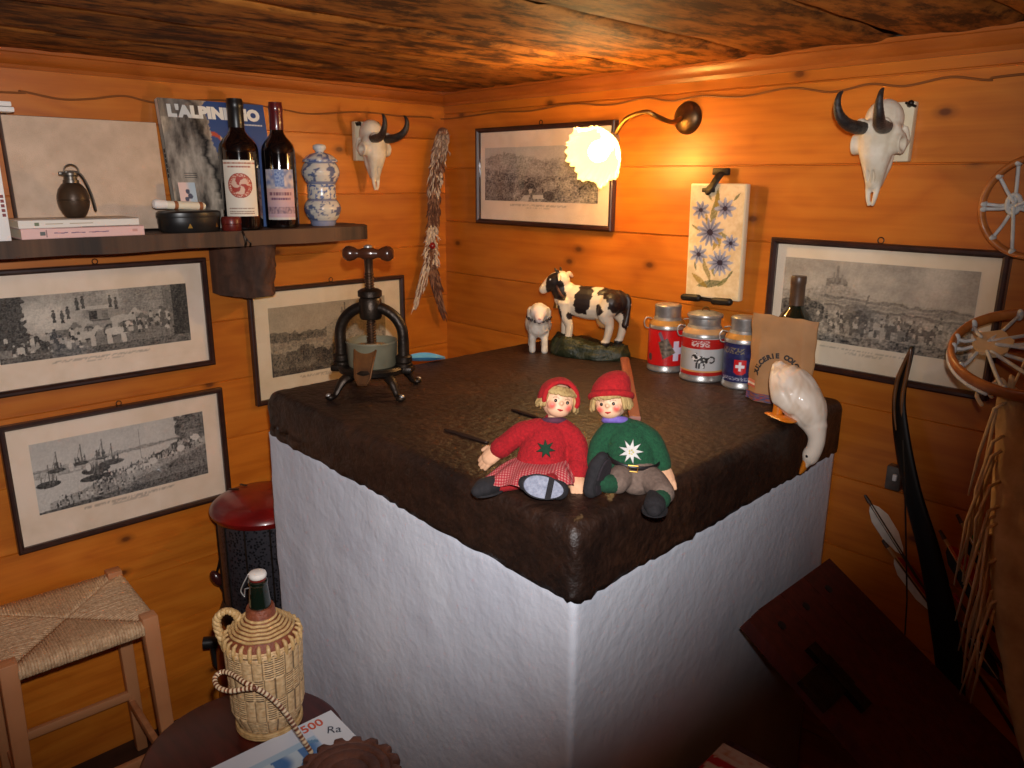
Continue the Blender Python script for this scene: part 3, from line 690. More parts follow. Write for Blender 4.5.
# beige slipcase leaning against the wall
y0, y1 = PA(13, 180, .085).y, PA(164, 170, .075).y
sc = thing('slipcase_box', 'large flat beige cloth-covered case standing on the shelf behind the grenade', 'box', (.058, (y0+y1)/2, ST), (math.radians(-4.5), 0, RA))
beige = mat('beige_cloth', C(212, 186, 162), C(196, 170, 146), scale=30, rough=.85, bump=.35, bscale=400)
gcl = mat('grey_cloth', C(120, 108, 100), C(100, 90, 84), scale=30, rough=.85)
m = M(); m.box((0, 0, .1265), (y1-y0, .036, .245), bev=.002); obj('case', m, gcl, sc)
m = M(); m.box((0, -.0185, .1265), (y1-y0-.002, .003, .243), bev=.001); obj('front_board', m, beige, sc)
bkw = mat('white_book_cloth', C(232, 230, 226), rough=.6)
def flat_book(label, loc, rot, w, d, h, cov, spine_marks=None, group=None, name='book', cov_rgb=(226, 220, 210)):
    """lying book, spine towards -y"""
    t = thing(name, label, 'book', loc, rot, group)
    m = M(); m.box((0, .002, h/2), (w-.004, d-.006, h-.004)); obj('pages', m, cream_paper, t)
    m = M(); m.box((0, 0, .001), (w, d, .002), bev=.0006); m.box((0, 0, h-.001), (w, d, .002), bev=.0006); m.box((0, -d/2+.001, h/2), (w, .002, h), bev=.0006); obj('cover', m, cov, t)
    if spine_marks:
        base = cov_rgb
        def sp(u, v):
            c = C(*base)
            for x, z, sx, sz, cc in spine_marks:
                if abs((u-.5)*w-x*w) < sx/2+.0004 and abs((v-z)*h) < sz/2+.0003: c = C(*cc)
            return c
        m = M(); m.grid(220, 26, lambda u, v: (-w/2+.001+(w-.002)*u, -d/2-.0003, .0016+(h-.0032)*v), sp); obj('spine_print', m, matt_paint, t)
    return t
bx = (-1.254-1.016)/2
pinkc = mat('pink_book_cover', C(226, 186, 180), C(216, 176, 170), scale=14, rough=.6)
whitec = mat('white_book_cover', C(228, 220, 210), C(218, 208, 198), scale=14, rough=.6)
topc = mat('worn_dark_cover', C(92, 78, 66), rough=.7)
marks = [(-.31, .5, .0012, .0175, (140, 110, 110)), (-.34, .5, .009, .008, (96, 100, 98))]
for i in range(16):
    x = -.24+.028*i
    if i not in (4, 9): marks.append((x, .54-.02*(i % 3), .006, .0014, (120, 96, 120)))
marks += [(.42, .55, .01, .006, (200, 150, 140))]
flat_book('pale pink paperback lying flat on the shelf, lower of the two under the grenade', (.135, bx, ST), RA, .238, .130, .0215, pinkc, marks, 'paperbacks under the grenade', cov_rgb=(226, 186, 180))
marks2 = [(-.36, .5, .008, .008, (110, 120, 90))]+[(-.28+.028*i, .5, .006, .0012, (170, 150, 120)) for i in range(14) if i not in (5, 6)]
flat_book('white paperback lying flat on top of the pink one, right under the grenade', (.133, bx-.005, ST+.0215), (0, 0, RA), .232, .128, .0165, whitec, marks2, 'paperbacks under the grenade')
m = None
# hand grenade
gp = PA(76, 219, .128)
g = thing('hand_grenade', 'old brown hand grenade with ring and lever standing on the white paperback', 'grenade', (.128, gp.y, ST+.038), (0, 0, RA))
gbrown = mat('brown_iron', C(84, 66, 50), C(62, 48, 38), scale=24, rough=.35, metal=.4, bump=.2)
m = M(); m.lathe([(0, 0), (.016, 0), (.0185, .002), (.024, .010), (.0292, .022), (.0315, .034), (.0318, .0365), (.0306, .0375), (.0306, .0385), (.0318, .0395), (.0308, .048), (.027, .060), (.020, .070), (.015, .074), (0, .075)], 40); obj('body', m, gbrown, g)
gsteel = mat('grey_fuze_metal', C(120, 112, 104), C(90, 84, 78), scale=40, rough=.4, metal=.8)
m = M(); m.lathe([(0, .073), (.0155, .073), (.0155, .079), (.013, .080), (.013, .087), (.0165, .089), (.0165, .094), (.012, .096), (0, .096)], 28); m.box((-.016, 0, .093), (.012, .008, .008), bev=.002); obj('fuze_head', m, gsteel, g)
m = M(); m.tube(spline([(-.008, -.004, .096), (.012, -.004, .0955), (.021, -.004, .088), (.028, -.004, .073), (.0345, -.004, .052), (.0385, -.004, .030), (.040, -.004, .018)], 6), .0062, n=10, flat=(.5, 1), up0=(0, 0, 1), round_=True); obj('lever', m, gsteel, g)
m = M(); m.tube(arc((.002, -.006, .097), (.0145, .0145), -.15, PI+.15, 24), .0016, n=8, round_=True); obj('pull_ring', m, gsteel, g)

# standing white booklet at the left end and two thin white books across the case top
wb = PA(11, 242, .185)
t = thing('white_booklet', 'white book standing upright at the far left end of the shelf', 'book', (.150, wb.y-.004, ST), (0, 0, RA))
m = M(); m.box((-.0145, 0, .1), (.029, .13, .2), bev=.001); obj('cover', m, white_m, t)
m = M(); m.box((-.0145, .002, .1), (.026, .131, .196)); obj('pages', m, cream_paper, t)
m = M()
for i in range(5): m.box((-.006, -.0653, .05+.009*i), (.006, .0006, .006), c=C(130, 60, 60))
obj('spine_print', m, matt_paint, t)
tp = PA(8, 112, .09)
for i, lab in enumerate(('thin white book lying directly on top of the beige case', 'thin white book lying topmost above the beige case, on another white book')):
    t = thing('thin_book', lab, 'book', (.065, tp.y-.115+.004-.004*i, ST+.252+.0105*i), (0, 0, RA), 'thin white books on the beige case')
    m = M(); m.box((0, 0, .005), (.24, .075, .0095), bev=.001); obj('cover', m, white_m, t)
    m = M(); m.box((.0006, 0, .005), (.24, .073, .006)); obj('pages', m, cream_paper, t)

# the mountaineering book
bb0, bb1 = PA(175, 205, .07), PA(268, 205, .07)
bw, bh = .268, .312
book = thing('mountaineering_book', 'tall book with rock climbing cover and white title, standing behind the wine bottles', 'book', (.074, -.7615, ST), (math.radians(-10.5), 0, RA))
rockpic = paint_mat('printed_cover', rough=.3, coat=.3)
def cover(u, v):
    edge = .42+.25*(v < .75)*(.75-v)+.045*fbm(v*6, 3)
    if u < edge+.02*nz(v*30, 2):
        n = fbm(u*9, v*3.2, 1, 6); n2 = nz(u*34, v*9); g = .5+.55*n+.12*n2
        c = mixc(C(70, 62, 56), C(206, 190, 170), clamp(g))
        crack = abs(u-.33-.22*(.8-v)+.05*fbm(v*8, 7))
        if crack < .05: c = mixc(C(28, 26, 28), c, crack/.05)
        if v > .86 and u < .4: c = mixc(c, C(90, 84, 80), .5)
        return c
    c = mixc(C(84, 108, 156), C(52, 76, 128), clamp(v)*1.0)
    d = abs(v-(.73-.28*(u-.45)+.02*math.sin(u*30)))
    if .44 < u < .66 and d < .018: c = C(214, 190, 150) if u > .52 else C(190, 84, 60)
    return c
m = M(); m.grid(120, 120, lambda u, v: (-bw/2+bw*u, -.0106, bh*v), cover)
m.box((0, -.0095, bh/2), (bw, .002, bh), c=C(60, 70, 100)); m.box((0, .0095, bh/2), (bw, .002, bh), c=C(60, 70, 100)); m.box((-bw/2+.001, 0, bh/2), (.002, .021, bh), c=C(216, 204, 186))
obj('cover', m, rockpic, book, 30)
m = M(); m.box((.001, 0, bh/2), (bw-.006, .017, bh-.006)); obj('pages', m, cream_paper, book)
m = text_m("L'ALPINISMO",   .0368, .0003, .0026, fn=lambda v: V((v.x*1.0+.006, v.y-.0112, v.z+bh-.030)), c=C(236, 232, 222), spacing=1.04)
xs_ = [v.x for v in m.v]; k = .235/(max(xs_)-min(xs_)); mid = (max(xs_)+min(xs_))/2
m.disp(lambda v: V(((v.x-mid)*k+.002, v.y, v.z))); obj('title_lettering', m, matt_paint, book)
m = M()
for i in range(12): m.box((.075+.0042*i, -.0109, bh-.053), (.003, .0004, .0035), c=C(220, 216, 210))
for i in range(6): m.box((-bw/2-.0002, 0, .13+.012*i), (.0005, .008, .009), c=C(60, 52, 50))
for i in range(3): m.box((-.085, -.0109, .135-.005*i), (.03, .0004, .0014), c=C(60, 56, 54))
obj('small_print', m, matt_paint, book)

# little picture card leaning on the book
cpz = PA(188, 186, .115)
cdw, cdh = .040, .056
t = thing('picture_card', 'small pink and blue picture card leaning on the mountaineering book', 'card', (.116, cpz.y, ST+.058), (math.radians(-11), 0, RA))
def card(u, v):
    c = mixc(C(224, 196, 190), C(170, 190, 206), sst(.4, .7, u))
    d = min(math.hypot((u-.5)*.8, v-.62)/.10, math.hypot((u-.62)*.8, v-.42)/.12, math.hypot((u-.4)*.8, v-.3)/.1)
    if d < 1: c = C(70, 74, 96)
    if v < .10: c = C(196, 202, 200)
    return c
m = M(); m.grid(30, 40, lambda u, v: (-cdw/2+cdw*u, -.0008, cdh*v), card); m.box((0, 0, cdh/2), (cdw, .0012, cdh), c=C(220, 214, 206)); obj('card_front', m, matt_paint, t)

# black oval tin with the cream tube lying on it, little lacquer box, glass
tn = PA(200, 228, .145)
t = thing('oval_tin', 'low black oval tin with gold triangle marks, on the shelf before the book', 'tin', (.142, tn.y-.022, ST), (0, 0, RA+.15), scale=1.2)
m = M(); m.lathe([(0, 0), (.90, 0), (.97, .004), (1.0, .022), (1.0, .030)], 56); m.disp(lambda v: V((v.x*.062, v.y*.044, v.z))); obj('tin_body', m, black_m, t)
m = M(); m.lathe([(1.02, .0285), (1.03, .031), (1.02, .0375), (.95, .0405), (.6, .042), (0, .042)], 56); m.disp(lambda v: V((v.x*.062, v.y*.044, v.z))); obj('lid', m, black_m, t)
m = M()
for a in (-1.95, -.95):
    ce = V((.0625*math.cos(a), .0445*math.sin(a), .013)); tg = V((-.0625*math.sin(a), .0445*math.cos(a), 0)).normalized()
    m.add([ce-tg*.0045+V((0, 0, -.004)), ce+tg*.0045+V((0, 0, -.004)), ce+V((0, 0, .005)), ce*.97], [[0, 1, 2], [0, 1, 3], [1, 2, 3], [2, 0, 3]])
obj('gold_marks', m, gold_m, t)
a_, b_ = PA(157, 197, .15), PA(203, 209, .15)
t = thing('cream_tube', 'short cream tube with a white rounded end lying across the black oval tin', 'tube', (.142, tn.y-.040, ST+.0505), (0, math.radians(3), RA+.10), scale=1.1)
m = M(); m.lathe([(0, -.042), (.0075, -.042), (.0088, -.038), (.0088, .040), (.006, .046), (0, .047)], 24, (0.008, 0, .0095), (0, PI/2, 0)); obj('tube_body', m, cream_paper, t)
m = M(); m.lathe([(0, -.016), (.008, -.014), (.0102, -.008), (.0098, .002), (.009, .012)], 24, (-.044, 0, .0105), (0, PI/2, 0)); obj('white_end', m, mat('white_enamel', C(236, 232, 228), rough=.3), t)
m = M(); m.lathe([(.0091, -.004), (.0092, 0), (.0091, .004)], 24, (-.012, 0, .0095), (0, PI/2, 0)); m.lathe([(.0091, -.004), (.0092, 0), (.0091, .004)], 24, (.043, 0, .0095), (0, PI/2, 0)); obj('brown_bands', m, mat('brown_stain', C(150, 92, 56), rough=.5), t)
tn2 = PA(227, 230, .150)
t = thing('lacquer_box', 'small round red brown box with a lid, between the black tin and the wine bottle', 'box', (.170, tn2.y+.004, ST), (0, 0, RA), scale=1.25)
m = M(); m.lathe([(0, 0), (.0165, 0), (.018, .002), (.018, .0125), (.0165, .0135), (0, .0135)], 32); obj('box_base', m, rust_red, t)
m = M(); m.lathe([(.0165, .0135), (.0188, .014), (.0188, .024), (.0165, .027), (0, .0275)], 32); obj('lid', m, rust_red, t)
tg_ = PA(216, 214, .122)
t = thing('glass_vial', 'tiny pale blue and clear bottle tucked behind the red brown box', 'bottle', (.118, tg_.y, ST), (0, 0, RA))
m = M(); m.lathe([(0, 0), (.0075, 0), (.0085, .003), (.0085, .024), (.006, .028), (0, .029)], 20); obj('vial_body', m, mat('clear_vial', C(206, 216, 214), rough=.1, coat=.5), t)
m = M(); m.lathe([(0, .028), (.009, .028), (.009, .043), (.008, .045), (0, .045)], 20); obj('cap', m, mat('pale_blue_cap', C(118, 176, 196), rough=.4), t)

# ------------------------------------------------------------------ wine bottles
def bottle_prof(h=.306, r=.0375): 
    return [(0, .006), (r*.6, .004), (r*.85, 0), (r*.97, .003), (r, .010), (r, h*.60), (r*.99, h*.63), (r*.93, h*.665), (r*.78, h*.70), (r*.55, h*.735), (r*.42, h*.765), (r*.385, h*.80), (r*.375, h*.93), (r*.37, h)]
def wine(name, label, loc, rot, capc, lab_fn, z0, z1, span, h=.306, group='wine bottles on the shelf', body=None, r=.0375):
    t = thing(name, label, 'bottle', loc, rot, group)
    m = M(); m.lathe(bottle_prof(h, r)+[(0, h)], 48); obj('glass_body', m, body or wine_glass, t)
    m = M(); m.lathe([(r*.405, h*.79), (r*.40, h*.93), (r*.42, h*.935), (r*.42, h*.975), (r*.40, h*.985), (r*.39, h+.002), (0, h+.003)], 32); obj('capsule', m, capc, t)
    if lab_fn:
        m = M(); rr = r+.0005
        m.grid(100, 110, lambda u, v: (rr*math.sin((u-.5)*span), -rr*math.cos((u-.5)*span), z0+(z1-z0)*v), lab_fn); obj('paper_label', m, matt_paint, t, 180)
    return t
def lab1(u, v):
    c = C(232, 222, 204); x = (u-.5)*1.0; y = (v-.55)*1.62; d = math.hypot(x, y); a = math.atan2(y, x)
    if d < .36:
        sw = math.sin(a*3+d*14)+.5*nz(x*14, y*14)
        if d > .335: c = C(160, 60, 46)
        elif d > .255: c = C(186, 84, 62) if nz(a*9, d*30) > -.15 else C(226, 196, 176)
        else: c = C(170, 58, 44) if sw > .1 else C(222, 184, 160)
    elif v > .9 and abs(v-.945) < .012 and nz(u*60, 1) > -.2: c = C(170, 110, 90)
    elif abs(v-.885) < .014 and .15 < u < .85 and nz(u*50, 2) > -.25: c = C(160, 90, 76)
    elif v < .16 and (abs(v-.14) < .008 or abs(v-.085) < .008 or abs(v-.05) < .005) and .12 < u < .88 and nz(u*70, v*90) > -.25: c = C(150, 120, 104)
    return c
def lab2(u, v):
    c = mixc(C(214, 172, 164), C(196, 164, 176), clamp(.5+.5*math.sin(v*9)+.4*fbm(u*5, v*5)))
    if v > .62:
        c = mixc(C(210, 196, 190), C(122, 132, 168), clamp(.5+1.1*nz(u*8, v*10)))
        if .34 < u < .66 and v > .66: c = mixc(C(84, 110, 170), C(160, 176, 206), clamp(.5+.9*nz(u*22, v*26)))
    elif abs(v-.52) < .03 and nz(u*44, 3) > -.1 and .1 < u < .9: c = C(130, 84, 96)
    elif abs(v-.42) < .02 and nz(u*50, 6) > -.1 and .15 < u < .85: c = C(120, 78, 104)
    elif .12 < v < .26: c = mixc(C(112, 88, 108), C(196, 160, 160), clamp(.5+.9*nz(u*14, v*16)))
    elif v < .05: c = C(206, 196, 190)
    return c
w1 = PA(243, 228, .150); w2 = PA(285, 224, .125)
wine('wine_bottle', 'dark wine bottle with black capsule and round red emblem label on the shelf', (.143, PA(244.5, 226, .143).y, ST), math.radians(62), mat('black_capsule', C(24, 22, 22), rough=.35), lab1, .034, .166, 1.75, r=.0465)
wine('wine_bottle', 'dark wine bottle with dark red capsule and pinkish label, beside the blue and white jar', (.134, PA(283, 222, .134).y, ST), math.radians(60), mat('dark_red_capsule', C(88, 22, 26), rough=.3, coat=.3), lab2, .022, .146, 1.8, r=.0415)

# ------------------------------------------------------------------ blue and white stacked jar
j = PA(321, 224, .105)
t = thing('ceramic_jar', 'blue and white ceramic jar in stacked tiers at the right end of the shelf', 'jar', (.100, -.510, ST), (0, 0, RA), scale=1.33)
def delft(seed, lo_, hi_, band=False):
    def f(v):
        a = math.atan2(v.y, v.x); k = (v.z-lo_)/(hi_-lo_); c = C(214, 208, 196)
        n = fbm(a*2.2+seed, k*2.6, seed, 4)
        if band: 
            if nz(a*5, k*5, seed) > .12: c = C(92, 112, 160)
        else:
            mk = sst(.0, .25, n+.22*(1-abs(k-.5)*2.4)) if math.sin(a*2+seed) > -.5 else sst(.25, .4, n)
            c = mixc(c, C(62, 84, 130), mk*.9)
            if k < .12 or k > .93: c = mixc(C(232, 226, 214), C(70, 92, 148), .75)
        return c
    return f
def tier(name, prof, fn, n=72):
    P = []
    for (r1, z1), (r2, z2) in zip(prof[:-1], prof[1:]):
        for i in range(6): P.append((r1+(r2-r1)*i/6, z1+(z2-z1)*i/6))
    P.append(prof[-1]); m = M(); m.lathe(P, n); paint(m, fn); obj(name, m, glaze_paint, t, 60)
tier('lower_jar', [(0, 0), (.024, 0), (.0255, .004), (.026, .009), (.032, .017), (.0365, .028), (.0375, .035), (.036, .042), (.031, .050), (.028, .053), (0, .0535)], delft(2, .006, .053))
tier('middle_ring', [(0, .0535), (.028, .0535), (.0295, .056), (.0285, .060), (.0285, .076), (.0295, .080), (.028, .0825), (0, .0825)], delft(5, .054, .082, True))
tier('upper_jar', [(0, .0825), (.028, .0825), (.033, .090), (.0375, .100), (.0385, .107), (.037, .114), (.033, .122), (.030, .126), (0, .1265)], delft(9, .083, .126))
m = M(); P = [(.0345, .126), (.0350, .1295), (.032, .133), (.025, .139), (.016, .143), (.010, .1445), (.008, .1465), (0, .147)]; m.lathe(P, 48); paint(m, lambda v: mixc(C(226, 220, 208), C(70, 92, 148), sst(.0, .35, nz(math.atan2(v.y, v.x)*3, v.z*200)+.2))); lid = obj('lid', m, glaze_paint, t, 60)
m = M(); m.lathe([(.008, .145), (.009, .148), (.0125, .151), (.0135, .155), (.012, .159), (.006, .161), (0, .161)], 28, c=C(204, 204, 204)); obj('knob', m, glaze_paint, lid, 60)

# ------------------------------------------------------------------ chamois skulls
def skull(label, loc, rot):
    t = thing('mounted_skull', label, 'skull', loc, rot, 'mounted chamois skulls', .98)
    m = M(); m.box((.003, -.011, .035), (.082, .02, .112), bev=.003); obj('plaque', m, cream_wood, t)
    for x, z in ((-.030, .083), (.034, .085)): m = M(); m.tube([(x, -.020, z), (x+.004, -.026, z+.002)], .006, n=8, round_=True); m.tube([(x-.006, -.023, z+.003), (x+.012, -.024, z-.004)], .0025, n=8, round_=True); obj('fixing', m, iron_m, t)
    b = M()
    b.ell((0, -.047, .056), (.036, .036, .040)); b.ell((0, -.060, .030), (.042, .028, .034))
    b.ell((0, -.078, .034), (.030, .020, .026))
    b.ell((.035, -.062, .012), (.018, .020, .020)); b.ell((-.035, -.062, .012), (.018, .020, .020))
    b.tube([(0, -.066, .018), (0, -.068, -.010), (0, -.064, -.040), (0, -.060, -.062)], [.036, .030, .021, .016], n=16, flat=(1, .9), up0=(1, 0, 0), round_=True)
    b.tube([(0, -.046, .010), (0, -.046, -.030), (0, -.048, -.060)], [.030, .024, .014], n=16, flat=(1.0, .75), up0=(1, 0, 0), round_=True)
    for s in (-1, 1):
        b.tube([(s*.009, -.060, -.050), (s*.0085, -.062, -.075), (s*.006, -.063, -.094), (s*.004, -.062, -.104)], [.0078, .0058, .0048, .0035], n=10, round_=True)
        b.tube(arc((s*.044, -.062, .012), .017, 0, 2*PI, 16, (0, 1, 0), (0, 0, 1)), .0042, n=8)
        b.tube([(s*.042, -.050, .002), (s*.046, -.036, .018), (s*.036, -.030, .040)], [.006, .005, .006], n=8, round_=True)
        b.tube([(s*.019, -.080, .040), (s*.022, -.098, .048)], [.013, .011], n=12, round_=True)
    cu = M()
    for s in (-1, 1): cu.ell((s*.053, -.066, .011), (.016, .014, .013)); cu.ell((s*.0042, -.082, -.052), (.0030, .012, .018))
    k = fuse(b, .0022, 4, cu)
    k.disp(lambda v: v + V((0, 0, 0)) if True else v)
    obj('skull_bone', k, bone_m, t, 180)
    for s in (-1, 1):
        pts = spline([(s*.020, -.088, .042), (s*.024, -.114, .041), (s*.030, -.142, .046), (s*.036, -.164, .060), (s*.038, -.174, .078), (s*.038, -.171, .095), (s*.037, -.162, .102)], 7)
        R = lerp_list([.0135, .0125, .0108, .0090, .0068, .0045, .0024], len(pts)); R = [r*(1+.03*math.sin(i*2.2)) for i, r in enumerate(R)]
        m = M(); m.tube(pts, R, n=14, round_=True); obj('horn', m, horn_m, t, 180)
    return t
skull('horned chamois skull on a cream plaque, left wall beside the blue and white jar', (.001, -.308, E0+.074), RA)
skull('horned chamois skull on a cream plaque, right wall above the hill city engraving', (1.392, -.001, E0+.061), 0)

# ------------------------------------------------------------------ hanging pelt in the corner
px_path = [(443, 134), (440, 150), (436, 170), (434, 195), (433, 215), (432, 232), (431, 248), (430, 262), (430, 272)]
pp = [PA(x, y, .045) for x, y in px_path]
o0 = pp[0]
t = thing('hanging_pelt', 'narrow brown and white furry pelt with a red bead, hanging in the corner', 'pelt', (o0.x, o0.y, o0.z))
rel = [p-o0 for p in pp]
wid = [.020, .026, .022, .020, .017, .014, .016, .020, .014]
sp_ = spline(rel, 6); ws = lerp_list(wid, len(sp_))
m = M(); dark, lite, mid_ = C(96, 58, 38), C(214, 194, 170), C(150, 106, 78)
side = V((.35, .94, 0)).normalized(); outd = V((.94, -.35, 0)).normalized()
m.tube(sp_, ws, n=14, flat=(1, .45), up0=side, round_=True)
m.c = [mixc(dark, mid_, clamp(.5+nz(v.x*60, v.y*60, v.z*40))) for v in m.v]
random.seed(5)
def tuft(i, s, o, ln, c, w=.0026, splay=0.0):
    p = sp_[i] + side*(s*ws[i]*.9) + outd*(.42*ws[i]*math.sqrt(max(0, 1-s*s))+o)
    d = (sp_[min(i+3, len(sp_)-1)]-sp_[max(i-3, 0)]).normalized()
    q = p + d*ln + side*(s*.012*splay+random.uniform(-.006, .006)) + outd*random.uniform(.0, .006)
    mm = (p+q)/2 + outd*.004 + side*random.uniform(-.004, .004)
    m.tube([p, mm, q], [w*.6, w, w*.2], n=5, c=c)
for k in range(420):
    i = random.randrange(0, len(sp_)-6); f = i/len(sp_)
    s = random.uniform(-1, 1)
    if f < .18: c = mixc(lite, dark, random.random()*.8)
    elif f < .36: c = random.choice([dark, mid_, lite, lite])
    elif f < .55: c = random.choice([mid_, dark, dark])
    else: c = lite if (abs(s) > .35 and random.random() < .8) or f < .68 else random.choice([dark, mid_, dark])
    tuft(i, s, 0, random.uniform(.015, .035), mixc(c, dark, random.random()*.45), random.uniform(.0016, .0034), 1.3 if f > .6 else .5)
for k in range(40):      # the frayed top
    i = random.randrange(0, 7); s = random.uniform(-1, 1); p = sp_[i]+side*s*ws[i]*.8+outd*.006
    q = p + V((random.uniform(-.002, .006), 0, 1))*random.uniform(.004, .014) + side*(s*.006+.004)
    m.tube([p, (p+q)/2, q], [.0022, .002, .0005], n=5, c=mixc(mid_, lite, random.random()))
lw = [PA(x, y, .045)-o0 for x, y in ((429, 258), (424, 276), (419, 292), (414, 309))]; rw = [PA(x, y, .045)-o0 for x, y in ((431, 260), (435, 282), (440, 302), (444, 320))]
for path, wd_, ca, cb in ((lw, (.013, .014, .010, .003), lite, mid_), (rw, (.015, .017, .013, .003), dark, mid_)):
    q_ = spline(path, 8); wq = lerp_list(list(wd_), len(q_)); n0 = len(m.v)
    m.tube(q_, wq, n=12, flat=(1, .45), up0=side, round_=True)
    m.c[n0:] = [mixc(ca, cb, clamp(.3+nz(v.x*60, v.y*60, v.z*40))) for v in m.v[n0:]]
    for k in range(70):
        i = random.randrange(0, len(q_)-3); s = random.uniform(-1, 1); p = q_[i]+side*s*wq[i]*.95+outd*.4*wq[i]; d = (q_[min(i+3, len(q_)-1)]-q_[i]).normalized()
        e = p+d*random.uniform(.015, .035)+side*(s*.004)+outd*random.uniform(0, .004); m.tube([p, (p+e)/2+outd*.002, e], [.0016, .0022, .0005], n=5, c=mixc(random.choice([ca, ca, cb]), dark, random.random()*.35))
obj('pelt', m, paint_mat('fur', rough=.85), t, 180)
i = int(.72*len(sp_)); m = M(); m.ell(sp_[i]+outd*.012, (.0105, .0105, .0115)); obj('bead', m, mat('red_glass_bead', C(128, 26, 24), rough=.2, coat=.5), t)
i = int(.60*len(sp_)); m = M(); m.tube([sp_[i-2], sp_[i+2]], [.0145, .014], n=14, flat=(1, .55), up0=side); obj('leather_binding', m, mat('brown_leather', C(96, 58, 38), C(70, 42, 28), scale=60, rough=.6), t)

# ------------------------------------------------------------------ painted tile with its iron hangers
ta, tb = PB(692, 182, -.02), PB(747, 182, -.02); zt, zb = E0-.002, E0-.268
tw, th = .148, .266
tx = 1.029
t = thing('painted_tile', 'tall cream ceramic tile painted with blue flowers, hanging right of the lamp', 'tile', (tx, 0, (zt+zb)/2), (math.radians(1.5), 0, 0))
FL = [(.20, .78, .18, 0), (.66, .80, .20, 0), (.40, .585, .27, 1), (.80, .50, .16, 0), (.20, .38, .19, 0), (.62, .32, .25, 1)]
def tilep(u, v):
    x, y = u, v*1.8; c = mixc(C(230, 210, 172), C(212, 186, 144), clamp(.5+fbm(u*4, v*7)))
    gcol = [C(96, 104, 54), C(150, 124, 44), C(70, 84, 56), C(120, 110, 60)]
    for i, (x0, y0, x1, y1, w) in enumerate(((.45, .62, .5, .96, .028), (.5, .66, .58, .45, .03), (.55, .4, .62, .2, .02), (.3, .36, .45, .12, .02), (.62, .6, .75, .52, .015), (.42, .6, .25, .78, .012), (.28, .36, .2, .42, .012))):
        px_, py_ = x-x0, y-y0*1.8; dx, dy = x1-x0, (y1-y0)*1.8; L = dx*dx+dy*dy; tt = clamp((px_*dx+py_*dy)/L)
        d = math.hypot(px_-dx*tt+.02*math.sin(tt*6), py_-dy*tt)
        if d < w*2.2*math.sin(PI*clamp(tt*.9+.07)): c = mixc(gcol[i % 4], c, .15+.3*clamp(nz(x*40, y*40)+.4))
    for lx, ly, a, ln, wd, k in ((.5, .88, 1.5, .17, .04, 1), (.54, .52, 1.2, .2, .045, 1), (.45, .12, .2, .26, .06, 2), (.25, .14, -.6, .2, .05, 1), (.70, .15, .7, .14, .035, 0), (.36, .9, 2.2, .08, .02, 2), (.82, .22, .9, .1, .02, 2), (.12, .62, 2.6, .1, .02, 0), (.15, .27, 1.9, .08, .02, 2), (.86, .9, .8, .09, .02, 2), (.5, .24, 2.0, .1, .03, 0), (.33, .7, 2.7, .1, .02, 3)):
        dx, dy = x-lx, y-ly*1.8; q = dx*math.cos(a)+dy*math.sin(a); p = -dx*math.sin(a)+dy*math.cos(a)
        if abs(q) < ln and abs(p) < wd*(1-(q/ln)**2): c = mixc(gcol[k], c, .12+.25*clamp(nz(x*30, y*30)+.5))
    for fx, fy, r, big in FL:
        dx, dy = x-fx, (y-fy*1.8); d = math.hypot(dx*1.0, dy*1.15); a = math.atan2(dy, dx)
        rr = r*(.78+.22*math.cos(a*(12 if big else 8)+fx*9))
        if d < rr:
            c = mixc(C(66, 72, 104), C(160, 166, 190), clamp(d/r*1.1+.25*math.cos(a*(12 if big else 8))))
            if d < r*.22: c = C(54, 48, 62)
    return c
m = M(); m.box((0, -.014, 0), (tw, .018, th), bev=.004, c=C(226, 208, 172)); m.grid(84, 150, lambda u, v: (-tw/2+.004+(tw-.008)*u, -.0233, -th/2+.004+(th-.008)*v), tilep)
obj('tile', m, glaze_paint, t, 40)
hk = mat('black_iron_hanger', C(30, 26, 24), C(44, 38, 34), scale=60, rough=.5, metal=.5)
m = M(); m.box((-.004, -.006, th/2+.026), (.044, .010, .016), bev=.003); m.tube(spline([(-.002, -.010, th/2+.022), (-.006, -.020, th/2+.010), (-.012, -.026, th/2-.004), (-.022, -.027, th/2-.016)], 6), [.011]*19, n=10, flat=(1, .35), up0=(1, 0, 0), round_=True); m.box((-.022, -.027, th/2-.015), (.034, .005, .010), bev=.002); obj('top_hook', m, hk, t)
m = M()
for x in (-.055, .030): m.tube([(x-.02, -.026, -th/2-.004), (x+.02, -.026, -th/2-.002)], .0085, n=10, round_=True)
m.box((-.01, -.012, -th/2-.005), (.10, .022, .006), bev=.002); obj('lower_bracket', m, hk, t)
